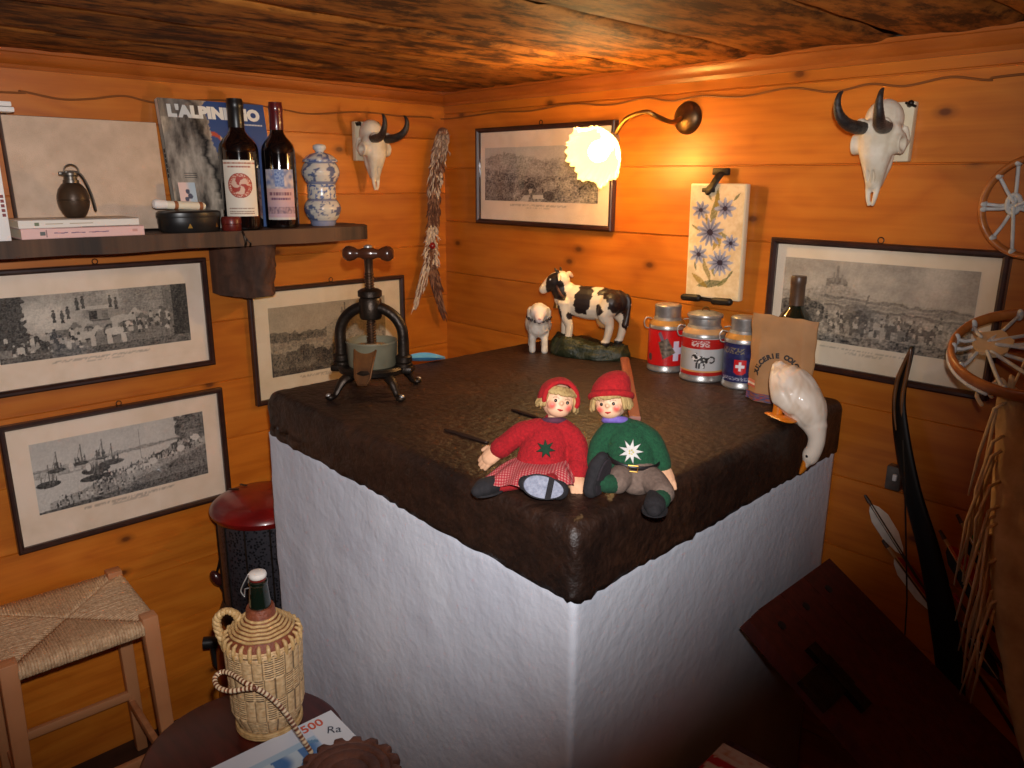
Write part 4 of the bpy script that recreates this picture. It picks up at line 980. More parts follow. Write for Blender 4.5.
# ================================================================== things on the slab
# ------------------------------------------------------------------ iron press
def rotv(p, a): return V((p[0]*math.cos(a)-p[1]*math.sin(a), p[0]*math.sin(a)+p[1]*math.cos(a), p[2]))
pb = PH(370, 391, SLAB_T)
press = thing('screw_press', 'old dark iron screw press with turned wooden handle on the slab', 'press', (pb.x+.006, pb.y+.006, SLAB_T), (0, 0, math.radians(40)), scale=1.1)
LEGH, HW = .042, .060
m = M()
m.lathe([(.030, LEGH-.002), (.058, LEGH-.003), (.066, LEGH+.002), (.068, LEGH+.010), (.064, LEGH+.015), (.052, LEGH+.013), (.030, LEGH+.013), (.030, LEGH-.002)], 48)
for s in (-1, 1): m.box((s*.066, 0, LEGH+.006), (.034, .034, .013), bev=.004)
obj('base_ring', m, iron_m, press)
for k, a in enumerate((-2.25, -.75, .75, 2.35)):
    d = V((math.cos(a), math.sin(a), 0)); m = M()
    m.tube(spline([d*.052+V((0, 0, LEGH)), d*.070+V((0, 0, LEGH-.008)), d*.082+V((0, 0, .020)), d*.090+V((0, 0, .009)), d*.099+V((0, 0, .0065))], 6), lerp_list([.011, .0105, .008, .007, .0085], 25), n=10, flat=(1, .8), up0=(-d.y, d.x, 0), round_=True)
    m.ell(d*.100+V((0, 0, .007)), (.010, .010, .007)); lg = obj('leg', m, iron_m, press)
    m = M(); m.ell(d*.104+V((0, 0, .011)), (.0055, .0055, .004)); obj('toe', m, steel_m, lg)
# arch
arch = [V((-HW-.004, 0, LEGH+.012)), V((-HW-.004, 0, .115))] + [V((-(HW+.004)*math.cos(t), 0, .115+.058*math.sin(t))) for t in [PI*i/24 for i in range(1, 24)]] + [V((HW+.004, 0, .115)), V((HW+.004, 0, LEGH+.012))]
m = M(); m.tube(arch, [.0125, .0115]+[.0115]*23+[.0115, .0125], n=12, flat=(1.05, .95), up0=(0, 1, 0)); obj('arch', m, iron_m, press)
for s in (-1, 1):
    m = M(); m.lathe([(0, 0), (.017, 0), (.017, .006), (.014, .008), (.0165, .010), (.0165, .020), (.013, .023), (0, .023)], 20, (s*(HW+.004), 0, LEGH+.012)); obj('arch_foot', m, iron_m, press)
m = M(); m.lathe([(0, .148), (.020, .148), (.022, .153), (.022, .186), (.019, .190), (.0235, .193), (.0235, .203), (.017, .207), (.010, .208)], 28); obj('nut_collar', m, iron_m, press)
# screw
pf = []; z = .098
while z < .236: pf += [(.0078, z), (.0098, z+.0018), (.0098, z+.0028), (.0078, z+.0046)]; z += .0052
m = M(); m.lathe([(0, .096)]+pf+[(.0080, .238), (.0085, .262), (.0105, .266), (0, .267)], 20); obj('screw', m, mat('worn_screw_steel', C(112, 84, 62), C(76, 60, 50), scale=60, rough=.35, metal=.8), press)
wd = mat('turned_dark_wood', C(86, 48, 30), C(58, 32, 22), scale=20, rough=.25, coat=.5)
m = M(); m.lathe([(0, -.060), (.010, -.059), (.0165, -.051), (.0175, -.043), (.0145, -.033), (.0095, -.025), (.0098, -.020), (.013, -.012), (.0145, 0), (.013, .012), (.0098, .020), (.0095, .025), (.0145, .033), (.0175, .043), (.0165, .051), (.010, .059), (0, .060)], 28, (0, 0, .275), (0, PI/2, .12)); m.disp(lambda v: V((v.x*.82, v.y*.82, .275+(v.z-.275)*.86))); hd = obj('handle', m, wd, press)
m = M(); m.lathe([(0, 0), (.008, 0), (.008, .003), (.004, .005), (0, .005)], 16, (0, 0, .2865)); obj('handle_bolt', m, steel_m, hd)
# pressing cup with spout
cupm = mat('grey_green_enamel', C(126, 120, 98), C(98, 94, 76), scale=16, rough=.4, bump=.1)
m = M(); m.lathe([(0, LEGH+.013), (.046, LEGH+.013), (.048, LEGH+.016), (.050, .100), (.0515, .103), (.050, .106), (.047, .104), (.046, .062), (0, .060)], 48); obj('cup', m, cupm, press)
m = M(); m.lathe([(0, .078), (.040, .078), (.042, .081), (.042, .090), (.038, .093), (.016, .094), (.013, .099), (0, .100)], 36); obj('pressing_plate', m, mat('rusty_plate', C(150, 118, 78), C(104, 78, 54), scale=30, rough=.6), press)
m = M()
sp0 = [(-.020, -.050, .093), (.020, -.050, .093)]
pr = [(-.021, .094, -.046), (-.018, .070, -.060), (-.015, .045, -.070), (-.0075, .032, -.074), (.0075, .032, -.074), (.015, .045, -.070), (.018, .070, -.060), (.021, .094, -.046)]
vs = [V((x, y, z)) for x, z, y in pr] + [V((x*.86, y+.008, z+.001)) for x, z, y in pr]
n = len(pr); fs = [list(range(n)), list(range(2*n-1, n-1, -1))] + [[i, i+n, (i+1) % n+n, (i+1) % n] for i in range(n)]
m.add(vs, fs); m.tube([V((p[0], p[2], p[1])) for p in pr], .0022, n=8, round_=True); obj('spout', m, mat('copper_spout', C(146, 98, 56), C(96, 66, 44), scale=30, rough=.35, metal=.7), press)

# light blue leaf-shaped dish behind the press
lf = PH(424, 361, SLAB_T)
t = thing('blue_dish', 'small flat light blue pointed dish lying behind the iron press', 'dish', (lf.x, lf.y, SLAB_T), (0, 0, math.radians(52)))
m = M()
m.grid(24, 10, lambda u, v: (-.055+.110*u, (v-.5)*.060*math.sin(PI*(.06+.90*u))**.8, .004+.012*(2*v-1)**2*math.sin(PI*u)+.005*(2*u-1)**2))
m.grid(24, 10, lambda u, v: (-.055+.110*u, (v-.5)*.060*math.sin(PI*(.06+.90*u))**.8, .0005+.011*(2*v-1)**2*math.sin(PI*u)+.005*(2*u-1)**2))
obj('dish', m, mat('light_blue_glaze', C(110, 178, 214), C(92, 160, 200), scale=20, rough=.3), t, 180)

# ------------------------------------------------------------------ milk-can tins
def milk_can(label, bx, by, r, h, rot, labf, belt, lidh=.2, wide=False):
    t = thing('milk_can', label, 'can', (bx, by, SLAB_T), rot, 'little milk cans on the slab')
    b0, b1 = .10*h, .64*h
    m = M(); m.lathe([(0, 0), (r*.96, 0), (r*1.02, .003), (r*1.02, b0*.5), (r*.985, b0*.7), (r*.985, b0), (r*.985, b1), (r*.99, b1+.002), (r*.97, b1+.008), (r*.80, h*.76), (r*.74, h*.80), (0, h*.80)], 48); obj('can_body', m, steel_m, t)
    m = M(); rr = r*.985+.0006
    m.grid(150, 90, lambda u, v: (rr*math.sin(2*PI*u), -rr*math.cos(2*PI*u), b0+(b1-b0)*v), labf); obj('printed_wrap', m, tin_paint, t, 180)
    m = M(); m.lathe([(r*.972, b1+.0085), (r*.965, b1+.011), (r*.815, h*.755), (r*.80, h*.765)], 48); obj('coloured_band', m, belt, t)
    m = M()
    if wide: m.lathe([(r*.70, h*.79), (r*.72, h*.80), (r*.72, h*.90), (r*.80, h*.915), (r*.82, h*.94), (r*.80, h*.955), (r*.5, h*.985), (r*.12, h), (0, h)], 40)
    else: m.lathe([(r*.69, h*.79), (r*.71, h*.80), (r*.71, h*.93), (r*.735, h*.945), (r*.735, h*.975), (r*.70, h*.985), (r*.4, h), (0, h)], 40)
    ld = obj('lid', m, steel_m, t)
    if wide: m = M(); m.tube(arc((0, 0, h*.99), (.008, .010), 0, PI, 10), .0016, n=8, round_=True); obj('lid_knob', m, brass_m, ld)
    for s in (-1, 1):
        m = M(); a = s*1.45
        c = V((math.sin(a)*r*.97, -math.cos(a)*r*.97, h*.70)); o = V((math.sin(a), -math.cos(a), 0)); tg = V((0, 0, 1))
        m.tube(spline([c+tg*.012-o*.004, c+tg*.014+o*.008, c+tg*.004+o*.014, c-tg*.010+o*.010, c-tg*.012+o*.0], 5), .0016, n=8, round_=True); obj('handle', m, steel_m, t)
    return t
def cross(u, v, cx, cy, a, s): 
    dx, dy = abs(u-cx)*s, abs(v-cy); return (dx < a and dy < a*.34) or (dy < a and dx < a*.34)
AS = 3.4
def wrap_red(u, v):
    c = C(196, 24, 26)
    if cross(u, v, .085, .42, .27, AS): c = C(206, 200, 222)
    # the cow bell on its strap
    dx, dy = (u-(-.005))*AS, v-.50; q = dx*.75+dy*.66; p = -dx*.66+dy*.75
    uu = u if u < .5 else u-1; dx, dy = (uu-(-.01))*AS, v-.50; p = dx*.45-dy*.9; q = dx*.9+dy*.45
    if abs(p) < .24 and abs(q) < .15+.12*(p+.24): c = mixc(C(70, 60, 52), C(130, 112, 92), clamp(.5+nz(u*40, v*14)))
    if -.48 < p < -.24 and abs(q) < .05: c = C(110, 96, 110)
    if uu < -.14 and v < .34 and uu > -.19 and math.hypot((uu+.165)*AS, v-.22) < .1: c = C(70, 60, 60)
    if v > .975 or v < .02: c = C(150, 18, 20)
    return c
def wrap_grey(u, v):
    uu = u if u < .5 else u-1; c = mixc(C(150, 148, 146), C(186, 184, 182), clamp(.5+math.cos(uu*2*PI*2)))
    if .72 < v < .98:
        c = C(176, 30, 26)
        if -.10 < uu < .03 and .78 < v < .94 and nz(uu*80, v*26) > .0: c = C(216, 190, 184)
    if v < .10: c = C(176, 34, 28)
    if .10 <= v < .14: c = C(206, 150, 90)
    x, y = (uu+.03)*AS, v-.42
    for cx, cy, rx, ry, k in ((-.02, .02, .16, .10, 0), (-.16, .08, .07, .07, 1), (-.09, -.13, .025, .1, 0), (-.02, -.14, .025, .1, 1), (.09, -.12, .025, .11, 0), (.14, .0, .05, .08, 0), (.21, .06, .05, .03, 0), (-.12, .17, .03, .04, 0)):
        if math.hypot((x-cx)/rx, (y-cy)/ry) < 1: c = C(34, 30, 28) if nz(x*14, y*14, 3) > -.16 else C(226, 220, 212)
    if abs(math.hypot(x-.27, y-.02)-.08) < .02 and x > .22: c = C(40, 36, 34)
    return c
def wrap_blue(u, v):
    uu = u if u < .5 else u-1; c = mixc(C(26, 28, 66), C(40, 44, 92), clamp(.5+fbm(u*9, v*5)))
    x, y = (uu+.04)*AS, v
    sh = abs(x) < .17 and .20+.9*max(0, abs(x)-.05)**1.2 < y < .60
    if sh:
        c = C(196, 30, 34)
        if cross(x, y, 0, .42, .12, 1): c = C(232, 224, 226)
    x2 = (uu-.16)*AS
    if abs(x2) < .15 and .06 < v < .30: c = C(110, 140, 200) if abs(x2+v*.4-.07) < .09 else C(196, 204, 224)
    if abs(x2) < .12 and .38 < v < .62: c = C(110, 130, 196) if nz(x2*16, v*14) > -.1 else C(40, 52, 110)
    if abs(x2-.02) < .13 and .70+.5*max(0, abs(x2)-.03) < v < .95: c = C(196, 160, 50) if abs(nz(x2*12, v*9)) > .12 else C(60, 50, 40)
    if -.24 < uu*1 < -.0 and .74 < v < .90 and nz(uu*70, v*24) > .05: c = C(120, 110, 90)
    if -.2 < uu < .04 and .05 < v < .14 and nz(uu*80, v*40) > .0: c = C(150, 150, 170)
    return c
yel = mat('amber_band', C(198, 144, 74), C(176, 122, 58), scale=10, rough=.35, metal=.2)
c1, c2, c3 = PB(663, 368, -.060), PB(698, 378, -.075), PB(738, 388, -.065)
milk_can('red milk can tin with white cross and cow bell picture', c1.x, -.052, .0445, .166, math.radians(38), wrap_red, yel)
milk_can('grey milk can tin with red bands and a spotted cow picture', c2.x, -.062, .051, .163, math.radians(38), wrap_grey, mat('tan_band', C(196, 150, 100), rough=.4), wide=True)
milk_can('dark blue milk can tin with red shield, beside the paper bag', c3.x, -.056, .0435, .163, math.radians(38), wrap_blue, yel)

# ------------------------------------------------------------------ bottle and paper bag
bo = PB(797, 300, -.036)
t = thing('wine_bottle', 'dark bottle neck rising behind the printed brown paper bag', 'bottle', (bo.x+.012, -.061, SLAB_T), 0)
m = M(); m.lathe(bottle_prof(.262, .036)+[(0, .262)], 40); obj('glass_body', m, green_glass, t)
m = M(); m.lathe([(.0150, .200), (.0148, .245), (.0158, .248), (.0158, .261), (.0145, .2635), (0, .264)], 28); obj('capsule', m, mat('brown_capsule', C(70, 50, 36), C(92, 66, 46), scale=40, rough=.4), t)
g0, g1 = PB(752, 395, -.13), PB(808, 398, -.13)
bgx = (g0.x+g1.x)/2-.004; BW = .130; BHt = .183
bag = thing('paper_bag', 'crumpled brown paper bag with an arc of dark lettering, standing behind the goose', 'bag', (bgx, -.127, SLAB_T), (math.radians(1), 0, math.radians(10)))
kraft = mat('kraft_paper', C(176, 130, 84), C(158, 114, 72), scale=20, rough=.75, bump=.15, bscale=30)
def bagp(u, v, s):
    x = -BW/2+BW*u; x *= (1+.04*v); d = .022*(1-v)**.6*min(1, 6*min(u, 1-u))+.0012
    cr = .003*fbm(u*2.5+s, v*2.5, s, 2)
    return (x+.004*nz(v*5, s), s*d + (cr if s < 0 else 0) - .012*v*v*0, .002+BHt*v*(1+.03*(u-.5)*-1)+.003*nz(u*6, 2)*v)
m = M(); m.grid(40, 50, lambda u, v: bagp(u, v, -1)); m.grid(40, 50, lambda u, v: bagp(u, v, 1))
k = 41; n2_ = k*51
for j in range(50): m.f.append([j*k, (j+1)*k, (j+1)*k+n2_, j*k+n2_]); m.f.append([j*k+40, j*k+40+n2_, (j+1)*k+40+n2_, (j+1)*k+40])
m.f.append(list(range(k))[::-1] + [i+n2_ for i in range(k)])
obj('bag_paper', m, kraft, bag, 180)
txt = 'DULCERIE COLOMBA'; RAD = .045; cz = .062
def bagsurf(x, z): 
    u = clamp((x/(1+.04*z/BHt)+BW/2)/BW, .02, .98); v = clamp(z/BHt, 0, 1); return bagp(u, v, -1)[1]
full = M()
for i, ch in enumerate(txt):
    if ch == ' ': continue
    a = math.radians(178-176*i/(len(txt)-1)); 
    mm = text_m(ch, .0140, .0003, .0009)
    rr_ = a-PI/2
    for k2, p in enumerate(mm.v):
        x = p.x*math.cos(rr_)-p.z*math.sin(rr_)+RAD*math.cos(a); z = p.x*math.sin(rr_)+p.z*math.cos(rr_)+cz+RAD*math.sin(a)*.95
        mm.v[k2] = V((x, bagsurf(x, z)-.0006+p.y, z))
    full.add(mm.v, mm.f, C(40, 30, 26))
obj('lettering', full, matt_paint, bag, 30)
def bagpatch(name, x0, x1, z0, z1, fn):
    m = M(); m.grid(24, 24, lambda u, v: (x0+(x1-x0)*u, bagsurf(x0+(x1-x0)*u, z0+(z1-z0)*v)-.0005, z0+(z1-z0)*v), fn); obj(name, m, matt_paint, bag, 180)
bagpatch('print_stripe', -.068, .02, .003, .020, lambda u, v: C(70, 70, 110) if nz(u*9, v*7) > .05 else (C(150, 60, 50) if nz(u*7, v*9, 3) > -.1 else C(120, 96, 80)))
bagpatch('print_emblem', -.066, -.046, .030, .046, lambda u, v: (C(214, 120, 90) if v > .62 else C(226, 204, 186) if v > .3 else C(196, 90, 70)))

# ------------------------------------------------------------------ goose hanging its head over the edge
gz = PB(790, 395, -.16)
goose = thing('goose_figurine', 'white ceramic goose figurine bending its neck down over the right edge of the slab', 'goose', (1.366, -.220, SLAB_T+.006), (0, 0, math.radians(-4)), scale=.88)
b = M()
# body: tail (left, up) -> breast (right); neck drops over the edge
b.tube(spline([(-.072, .0, .108), (-.062, 0, .094), (-.038, 0, .072), (-.010, 0, .052), (.022, 0, .022), (.042, 0, -.004)], 5), lerp_list([.014, .034, .050, .052, .044, .026], 26), n=20, flat=(1.0, .98), up0=(0, 1, 0), round_=True)
b.tube(spline([(.020, 0, .016), (.041, -.001, -.008), (.050, -.002, -.032), (.049, -.004, -.056), (.044, -.006, -.070)], 5), lerp_list([.034, .025, .0185, .0175, .019], 21), n=16, round_=True)
b.ell((.043, -.006, -.073), (.0185, .0185, .023))
b.tube([(.040, -.007, -.082), (.034, -.009, -.098)], [.013, .009], n=12, round_=True)
for s in (-1, 1): b.tube(spline([(-.078, s*.014, .112), (-.058, s*.038, .088), (-.026, s*.054, .058), (.006, s*.048, .030)], 5), lerp_list([.006, .014, .024, .012], 16), n=12, flat=(.45, 1.0), up0=(0, 1, 0), round_=True)
k = fuse(b, .0026, 14)
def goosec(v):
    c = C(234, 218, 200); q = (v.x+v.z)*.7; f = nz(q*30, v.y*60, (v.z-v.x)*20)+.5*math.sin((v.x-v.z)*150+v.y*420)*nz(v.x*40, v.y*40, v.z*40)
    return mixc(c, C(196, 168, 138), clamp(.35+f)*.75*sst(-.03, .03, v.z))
def feather(v):
    if v.z > -.01: return v + V((0, 0, 1))*(.0011*math.sin((v.x+v.z*.8)*260+3*nz(v.x*40, v.y*60, v.z*40)))
    return v
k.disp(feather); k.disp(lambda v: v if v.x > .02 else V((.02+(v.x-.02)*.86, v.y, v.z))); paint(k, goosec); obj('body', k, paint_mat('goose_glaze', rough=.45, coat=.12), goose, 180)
orange = mat('orange_glaze', C(222, 134, 34), C(204, 110, 24), scale=30, rough=.3, coat=.3)
m = M(); m.tube([(.036, -.0085, -.088), (.033, -.009, -.100), (.029, -.010, -.112), (.0265, -.0105, -.118)], [.0115, .0105, .0085, .005], n=12, flat=(1, .7), up0=(0, 1, 0), round_=True); obj('beak', m, orange, goose)
for s in (-1, 1):
    m = M(); m.ell((.043+.009*0, s*.0165-.006, -.072), (.0035, .003, .0038)); obj('eye', m, mat('black_glaze', C(20, 20, 24), rough=.15, coat=.5), goose)
for s in (-1, 1):
    m = M(); m.tube([(-.034, s*.026, .030), (-.034, s*.030, .008)], [.012, .011], n=10, round_=True); m.tube(spline([(-.052, s*.034, .006), (-.030, s*.036, .006), (-.002, s*.040, .005)], 5), lerp_list([.010, .018, .022], 11), n=12, flat=(1, .25), up0=(0, 1, 0), round_=True); obj('foot', m, orange, goose)

# ------------------------------------------------------------------ cow on its grassy base
ck = PB(598, 350, -.075)
cow = thing('cow_figurine', 'black and white cow figurine standing on a dark green grassy base', 'cow', (.702, -.080, SLAB_T), (0, 0, math.radians(20)), scale=1.15)
HX_ = .020
def basep(v):
    n = fbm(v.x*26, v.y*26, v.z*30); h = clamp((v.z)/.03); return v + V((v.x*.06*n, v.y*.12*n, (.006*n + .010*clamp(-v.x*14+.2)*h)*h))
m = M(); P = [(0, 0), (.97, 0), (1.0, .006), (.98, .016), (.92, .026), (.80, .032), (.6, .034), (.3, .034), (0, .034)]
P2 = []
for (r1, z1), (r2, z2) in zip(P[:-1], P[1:]):
    for i in range(4): P2.append((r1+(r2-r1)*i/4, z1+(z2-z1)*i/4))
m.lathe(P2+[P[-1]], 64); m.disp(lambda v: V((v.x*.100, v.y*.046, v.z))); m.disp(basep)
obj('grassy_base', m, mat('painted_grass', C(20, 32, 16), C(48, 50, 26), scale=40, rough=.5, bump=.8, bscale=140), cow, 180)
b = M(); Z0 = .034
b.tube(spline([(-.062, 0, .098+Z0), (-.040, 0, .094+Z0), (0, 0, .090+Z0), (.040, 0, .092+Z0), (.066, 0, .098+Z0)], 6), lerp_list([.027, .034, .037, .035, .026], 25), n=20, flat=(.82, 1.05), up0=(0, 1, 0), round_=True)
b.tube(spline([(-.058, 0, .106+Z0), (-.068, -.004, .118+Z0), (-.072, -.008, .128+Z0)], 6), lerp_list([.028, .025, .021], 13), n=14, flat=(.8, 1.1), up0=(0, 1, 0), round_=True)
b.tube(spline([(-.070, -.008, .140+Z0), (-.086, -.012, .135+Z0), (-.102, -.015, .123+Z0), (-.110, -.016, .116+Z0)], 5), lerp_list([.0215, .0195, .0135, .011], 16), n=14, round_=True)
for s in (-1, 1):
    b.tube(spline([(-.070, s*.015-.008, .148+Z0), (-.062, s*.030-.008, .150+Z0), (-.058, s*.041-.008, .144+Z0)], 4), lerp_list([.005, .0085, .004], 9), n=10, flat=(1, .5), up0=(0, 0, 1), round_=True)
    b.tube([(-.074, s*.009-.009, .156+Z0), (-.075, s*.011-.009, .161+Z0)], [.005, .003], n=8, round_=True)
    dx = -.012*s
    b.tube(spline([(-.054, s*.016, .088+Z0), (-.056+dx*.3, s*.018, .062+Z0), (-.055+dx, s*.017, .036+Z0), (-.056+dx, s*.017, .010+Z0), (-.058+dx, s*.017, .003+Z0)], 5), lerp_list([.020, .014, .0095, .0085, .0105], 21), n=12, round_=True)
    hx = .010*s
    b.tube(spline([(.056, s*.016, .096+Z0), (.056+hx, s*.021, .070+Z0), (.066+hx, s*.019, .046+Z0), (.060+hx, s*.018, .012+Z0), (.056+hx, s*.018, .003+Z0)], 5), lerp_list([.026, .020, .0105, .0085, .0105], 21), n=12, round_=True)
b.ell((.036, -.002, .052+Z0), (.018, .016, .018))
b.tube(spline([(.088, 0, .112+Z0), (.094, 0, .100+Z0), (.092, -.002, .070+Z0), (.088, -.004, .048+Z0)], 5), lerp_list([.006, .0055, .0055, .009], 16), n=10, round_=True)
k = fuse(b, .0022, 4)
def cowc(v):
    x, y, z = v.x, v.y, v.z-Z0; w = C(226, 208, 182); d = C(34, 24, 22); n = .006*nz(x*90, y*90, z*90)
    if x < -.099 or (x < -.078 and abs(y+.012) < .0060 and z > .128): return w            # pale muzzle and blaze
    if x < -.048 and z > .096 and x+(.12-z)*-.5 < -.052+n*2: return d                       # dark head and neck
    def bl(cx, cz, rx, rz): return math.hypot((x-cx)/rx, (z-cz)/rz)+n*60 < 1
    if bl(-.006, .108, .020, .040) or bl(-.018, .085, .010, .018): return d
    if bl(.080, .106, .024, .040) or bl(.055, .122, .028, .014) or bl(.088, .070, .012, .040): return d
    if bl(.036, .080, .010, .013) or bl(-.067, .066, .010, .022) or bl(-.040, .060, .006, .008): return d
    if math.hypot(x-.036, z-.048) < .020 and z < .058 and abs(y) < .018: return C(206, 150, 90)
    if z < .006: return C(40, 30, 26)
    return mixc(w, C(206, 182, 150), clamp(.4+nz(x*50, y*50, z*50))*.5)
paint(k, cowc); obj('body', k, paint_mat('painted_resin', rough=.45), cow, 180)
for s in (-1, 1):
    m = M(); m.tube(spline([(-.074, s*.010-.009, .160+Z0), (-.077, s*.015-.009, .164+Z0), (-.079, s*.015-.009, .168+Z0)], 4), lerp_list([.0034, .0028, .001], 9), n=8, round_=True); obj('horn', m, horn_m, cow)
    m = M(); m.ell((-.088, s*.0165-.012, .141+Z0), (.003, .0022, .003)); obj('eye', m, mat('cow_eye', C(150, 150, 150), rough=.2), cow)
m = M(); m.tube(arc((-.064, -.004, .114+Z0), (.029, .025), 0, 2*PI, 28, (.55, 0, -.83), (0, 1, 0))[:-1], .003, n=8, closed=True); obj('collar', m, mat('brown_strap', C(92, 54, 36), rough=.6), cow)
m = M(); m.lathe([(0, .016), (.005, .015), (.007, .006), (.009, 0), (0, 0)], 16, (-.080, -.006, .074+Z0)); obj('bell', m, brass_m, cow)

# ------------------------------------------------------------------ sheep
sp = PB(545, 350, -.085)
sheep = thing('sheep_figurine', 'small white sheep figurine with dark bead collar, left of the cow', 'sheep', (.562, -.130, SLAB_T), (0, 0, math.radians(46)), scale=1.38)
b = M()
b.tube([(0, .040, .050), (0, .020, .052), (0, -.004, .052), (0, -.018, .050)], [.022, .0265, .026, .021], n=18, round_=True)
b.tube([(0, -.018, .060), (0, -.030, .074)], [.019, .017], n=14, round_=True)
b.ell((0, -.034, .083), (.0185, .018, .018))
b.tube([(0, -.040, .082), (0, -.053, .072)], [.013, .0085], n=14, round_=True)
b.ell((.016, -.028, .078), (.008, .008, .015)); b.ell((-.016, -.028, .078), (.008, .008, .015))
for s in (-1, 1):
    b.tube([(s*.011, -.018, .042), (s*.012, -.021-.003*s, .020), (s*.012, -.022-.004*s, .004)], [.010, .0065, .0072], n=10, round_=True)
    b.tube([(s*.012, .036, .042), (s*.013, .040, .020), (s*.013, .038, .004)], [.011, .0068, .0072], n=10, round_=True)
k = fuse(b, .002, 3)
def wool(v):
    if v.z > .03 and v.y > -.045: n = nz(v.x*190, v.y*190, v.z*190); return v*(1+.0)+V((v.x, v.y*.4, v.z-.05)).normalized()*.0013*n
    return v
k.disp(wool); paint(k, lambda v: C(230, 210, 200) if v.y < -.046 else mixc(C(226, 214, 198), C(200, 186, 168), clamp(.5+nz(v.x*120, v.y*120, v.z*120)))); obj('body', k, paint_mat('wool_plaster', rough=.7), sheep, 180)
for i in range(9):
    a = -PI/2+(i-4)*.36; p = V((.0225*math.cos(a), -.024+.022*math.sin(a)*.95, .064+.004*abs(i-4)*.5)); m = M(); m.ell(p, .0032); obj('collar_bead', m, mat('dark_bead', C(58, 46, 44), rough=.3) if i == 0 else bpy.data.materials['dark_bead'], sheep)
for s in (-1, 1):
    m = M(); m.ell((s*.0085, -.0475, .0845), (.0018, .0016, .0022)); obj('eye', m, black_m, sheep)
m = M(); m.ell((0, -.0615, .0735), (.003, .002, .002)); obj('nose', m, mat('pink_nose', C(206, 150, 140), rough=.5), sheep)
# ================================================================== the two cloth dolls
def hand(par, pos, dirv, upv, s=1.0):
    """mitten-like cloth hand with short fingers; dirv = where the fingers point"""
    d = V(dirv).normalized(); u = V(upv); u = (u-d*u.dot(d)).normalized(); w = d.cross(u); p = V(pos)
    b = M()
    b.tube([p-d*.012*s, p, p+d*.010*s], [.0088*s, .0105*s, .0105*s], n=12, flat=(1.15, .72), up0=w, round_=True)
    for i, (o, ln) in enumerate(((-.0078, .011), (-.0027, .014), (.0026, .0135), (.0076, .0105))):
        q = p + d*.014*s + w*o*s
        b.tube([q-d*.006*s, q+d*ln*.5*s-u*.001*s, q+d*ln*s-u*.004*s], [.0034*s, .0033*s, .0027*s], n=8, round_=True)
    b.tube([p+w*.008*s, p+w*.0145*s+d*.005*s-u*.002*s, p+w*.0165*s+d*.012*s-u*.004*s], [.0042*s, .0036*s, .0028*s], n=8, round_=True)
    return obj('hand', fuse(b, .0012, 3), cloth_skin, par, 180)
def doll_head(par, c, yaw, tilt, pitch, R=.029):
    """painted face; local -y is where it looks"""
    b = M(); b.ell((0, 0, 0), (R*.98, R*.98, R*1.05)); b.ell((0, -R*.45, -R*.42), (R*.72, R*.52, R*.55)); b.ell((0, -R*1.0, -R*.12), (R*.12, R*.12, R*.12))
    for s in (-1, 1): b.ell((s*R*.42, -R*.68, -R*.28), (R*.34, R*.26, R*.30))
    b.tube([(0, 0, -R*.6), (0, .002, -R*1.35)], [R*.42, R*.40], n=14)
    k = fuse(b, .0014, 4)
    def fc(v):
        x, y, z = v.x/R, v.y/R, v.z/R; c = C(236, 190, 152)
        if y < 0:
            for s in (-1, 1):
                c = mixc(C(222, 96, 82), c, sst(.05, .34, math.hypot(x-s*.50, z+.34)))
                if abs(math.hypot((x-s*.34), z+.02)-.21) < .03 and z > .08: c = mixc(c, C(150, 104, 74), .7)
        return c
    paint(k, fc)
    h = obj('head', k, skin_m, par, 180, c, (pitch, tilt, yaw))
    for s in (-1, 1):
        m = M(); m.ell((s*R*.36, -R*.93, -R*.02), (R*.095, R*.07, R*.105)); obj('eye', m, mat('doll_eye', C(34, 26, 26), rough=.2, coat=.5), h)
    m = M(); m.tube([(-R*.15, -R*.99, -R*.50), (0, -R*1.03, -R*.53), (R*.15, -R*.99, -R*.50)], [R*.03, R*.065, R*.03], n=8, round_=True); obj('mouth', m, mat('doll_lips', C(190, 44, 42), rough=.5), h)
    return h
def hair(h, R, bangs, sides):
    m = M(); random.seed(11)
    for i in range(46):
        a = -PI/2 + (i/45-.5)*2.5; r = R*1.02
        p0 = V((r*.80*math.cos(a), r*.80*math.sin(a), R*.80)); p1 = V((r*1.06*math.cos(a), r*1.06*math.sin(a), R*.48)); p2 = V((r*1.05*math.cos(a), r*1.05*math.sin(a)-.001, R*(bangs+random.uniform(-.06, .06))))
        m.tube(spline([p0, p1, p2], 3), [.0030, .0032, .0034, .0034, .0033, .003, .0018], n=6)
    for s in (-1, 1):
        for i in range(16):
            a = -PI/2 + s*(.95+.05*i); r = R*1.06
            p0 = V((r*.9*math.cos(a), r*.9*math.sin(a), R*.5)); p1 = V((r*1.08*math.cos(a), r*1.08*math.sin(a), R*-.1)); p2 = V((r*1.12*math.cos(a)+random.uniform(-.002, .002), r*1.05*math.sin(a), R*(sides+random.uniform(-.15, .15))))
            m.tube(spline([p0, p1, p2], 3), [.0030, .0034, .0036, .0038, .0038, .0036, .0022], n=6)
    obj('hair', m, hair_m, h, 180)
def star(n, r0_, r1_, th=.0016):
    P = []
    for i in range(2*n):
        r = r0_ if i % 2 else r1_; a = PI*i/n; P.append((r*math.cos(a), r*math.sin(a)))
    m = M(); k = len(P); vs = [V((x, 0, z)) for x, z in P]+[V((x*.9, -th, z*.9)) for x, z in P]+[V((0, -th*1.4, 0))]
    fs = [[i, (i+1) % k, k+(i+1) % k, k+i] for i in range(k)]+[[k+i, k+(i+1) % k, 2*k] for i in range(k)]+[list(range(k))[::-1]]
    m.add(vs, fs); return m
K = .00167
g0 = PH(540, 484, SLAB_T)
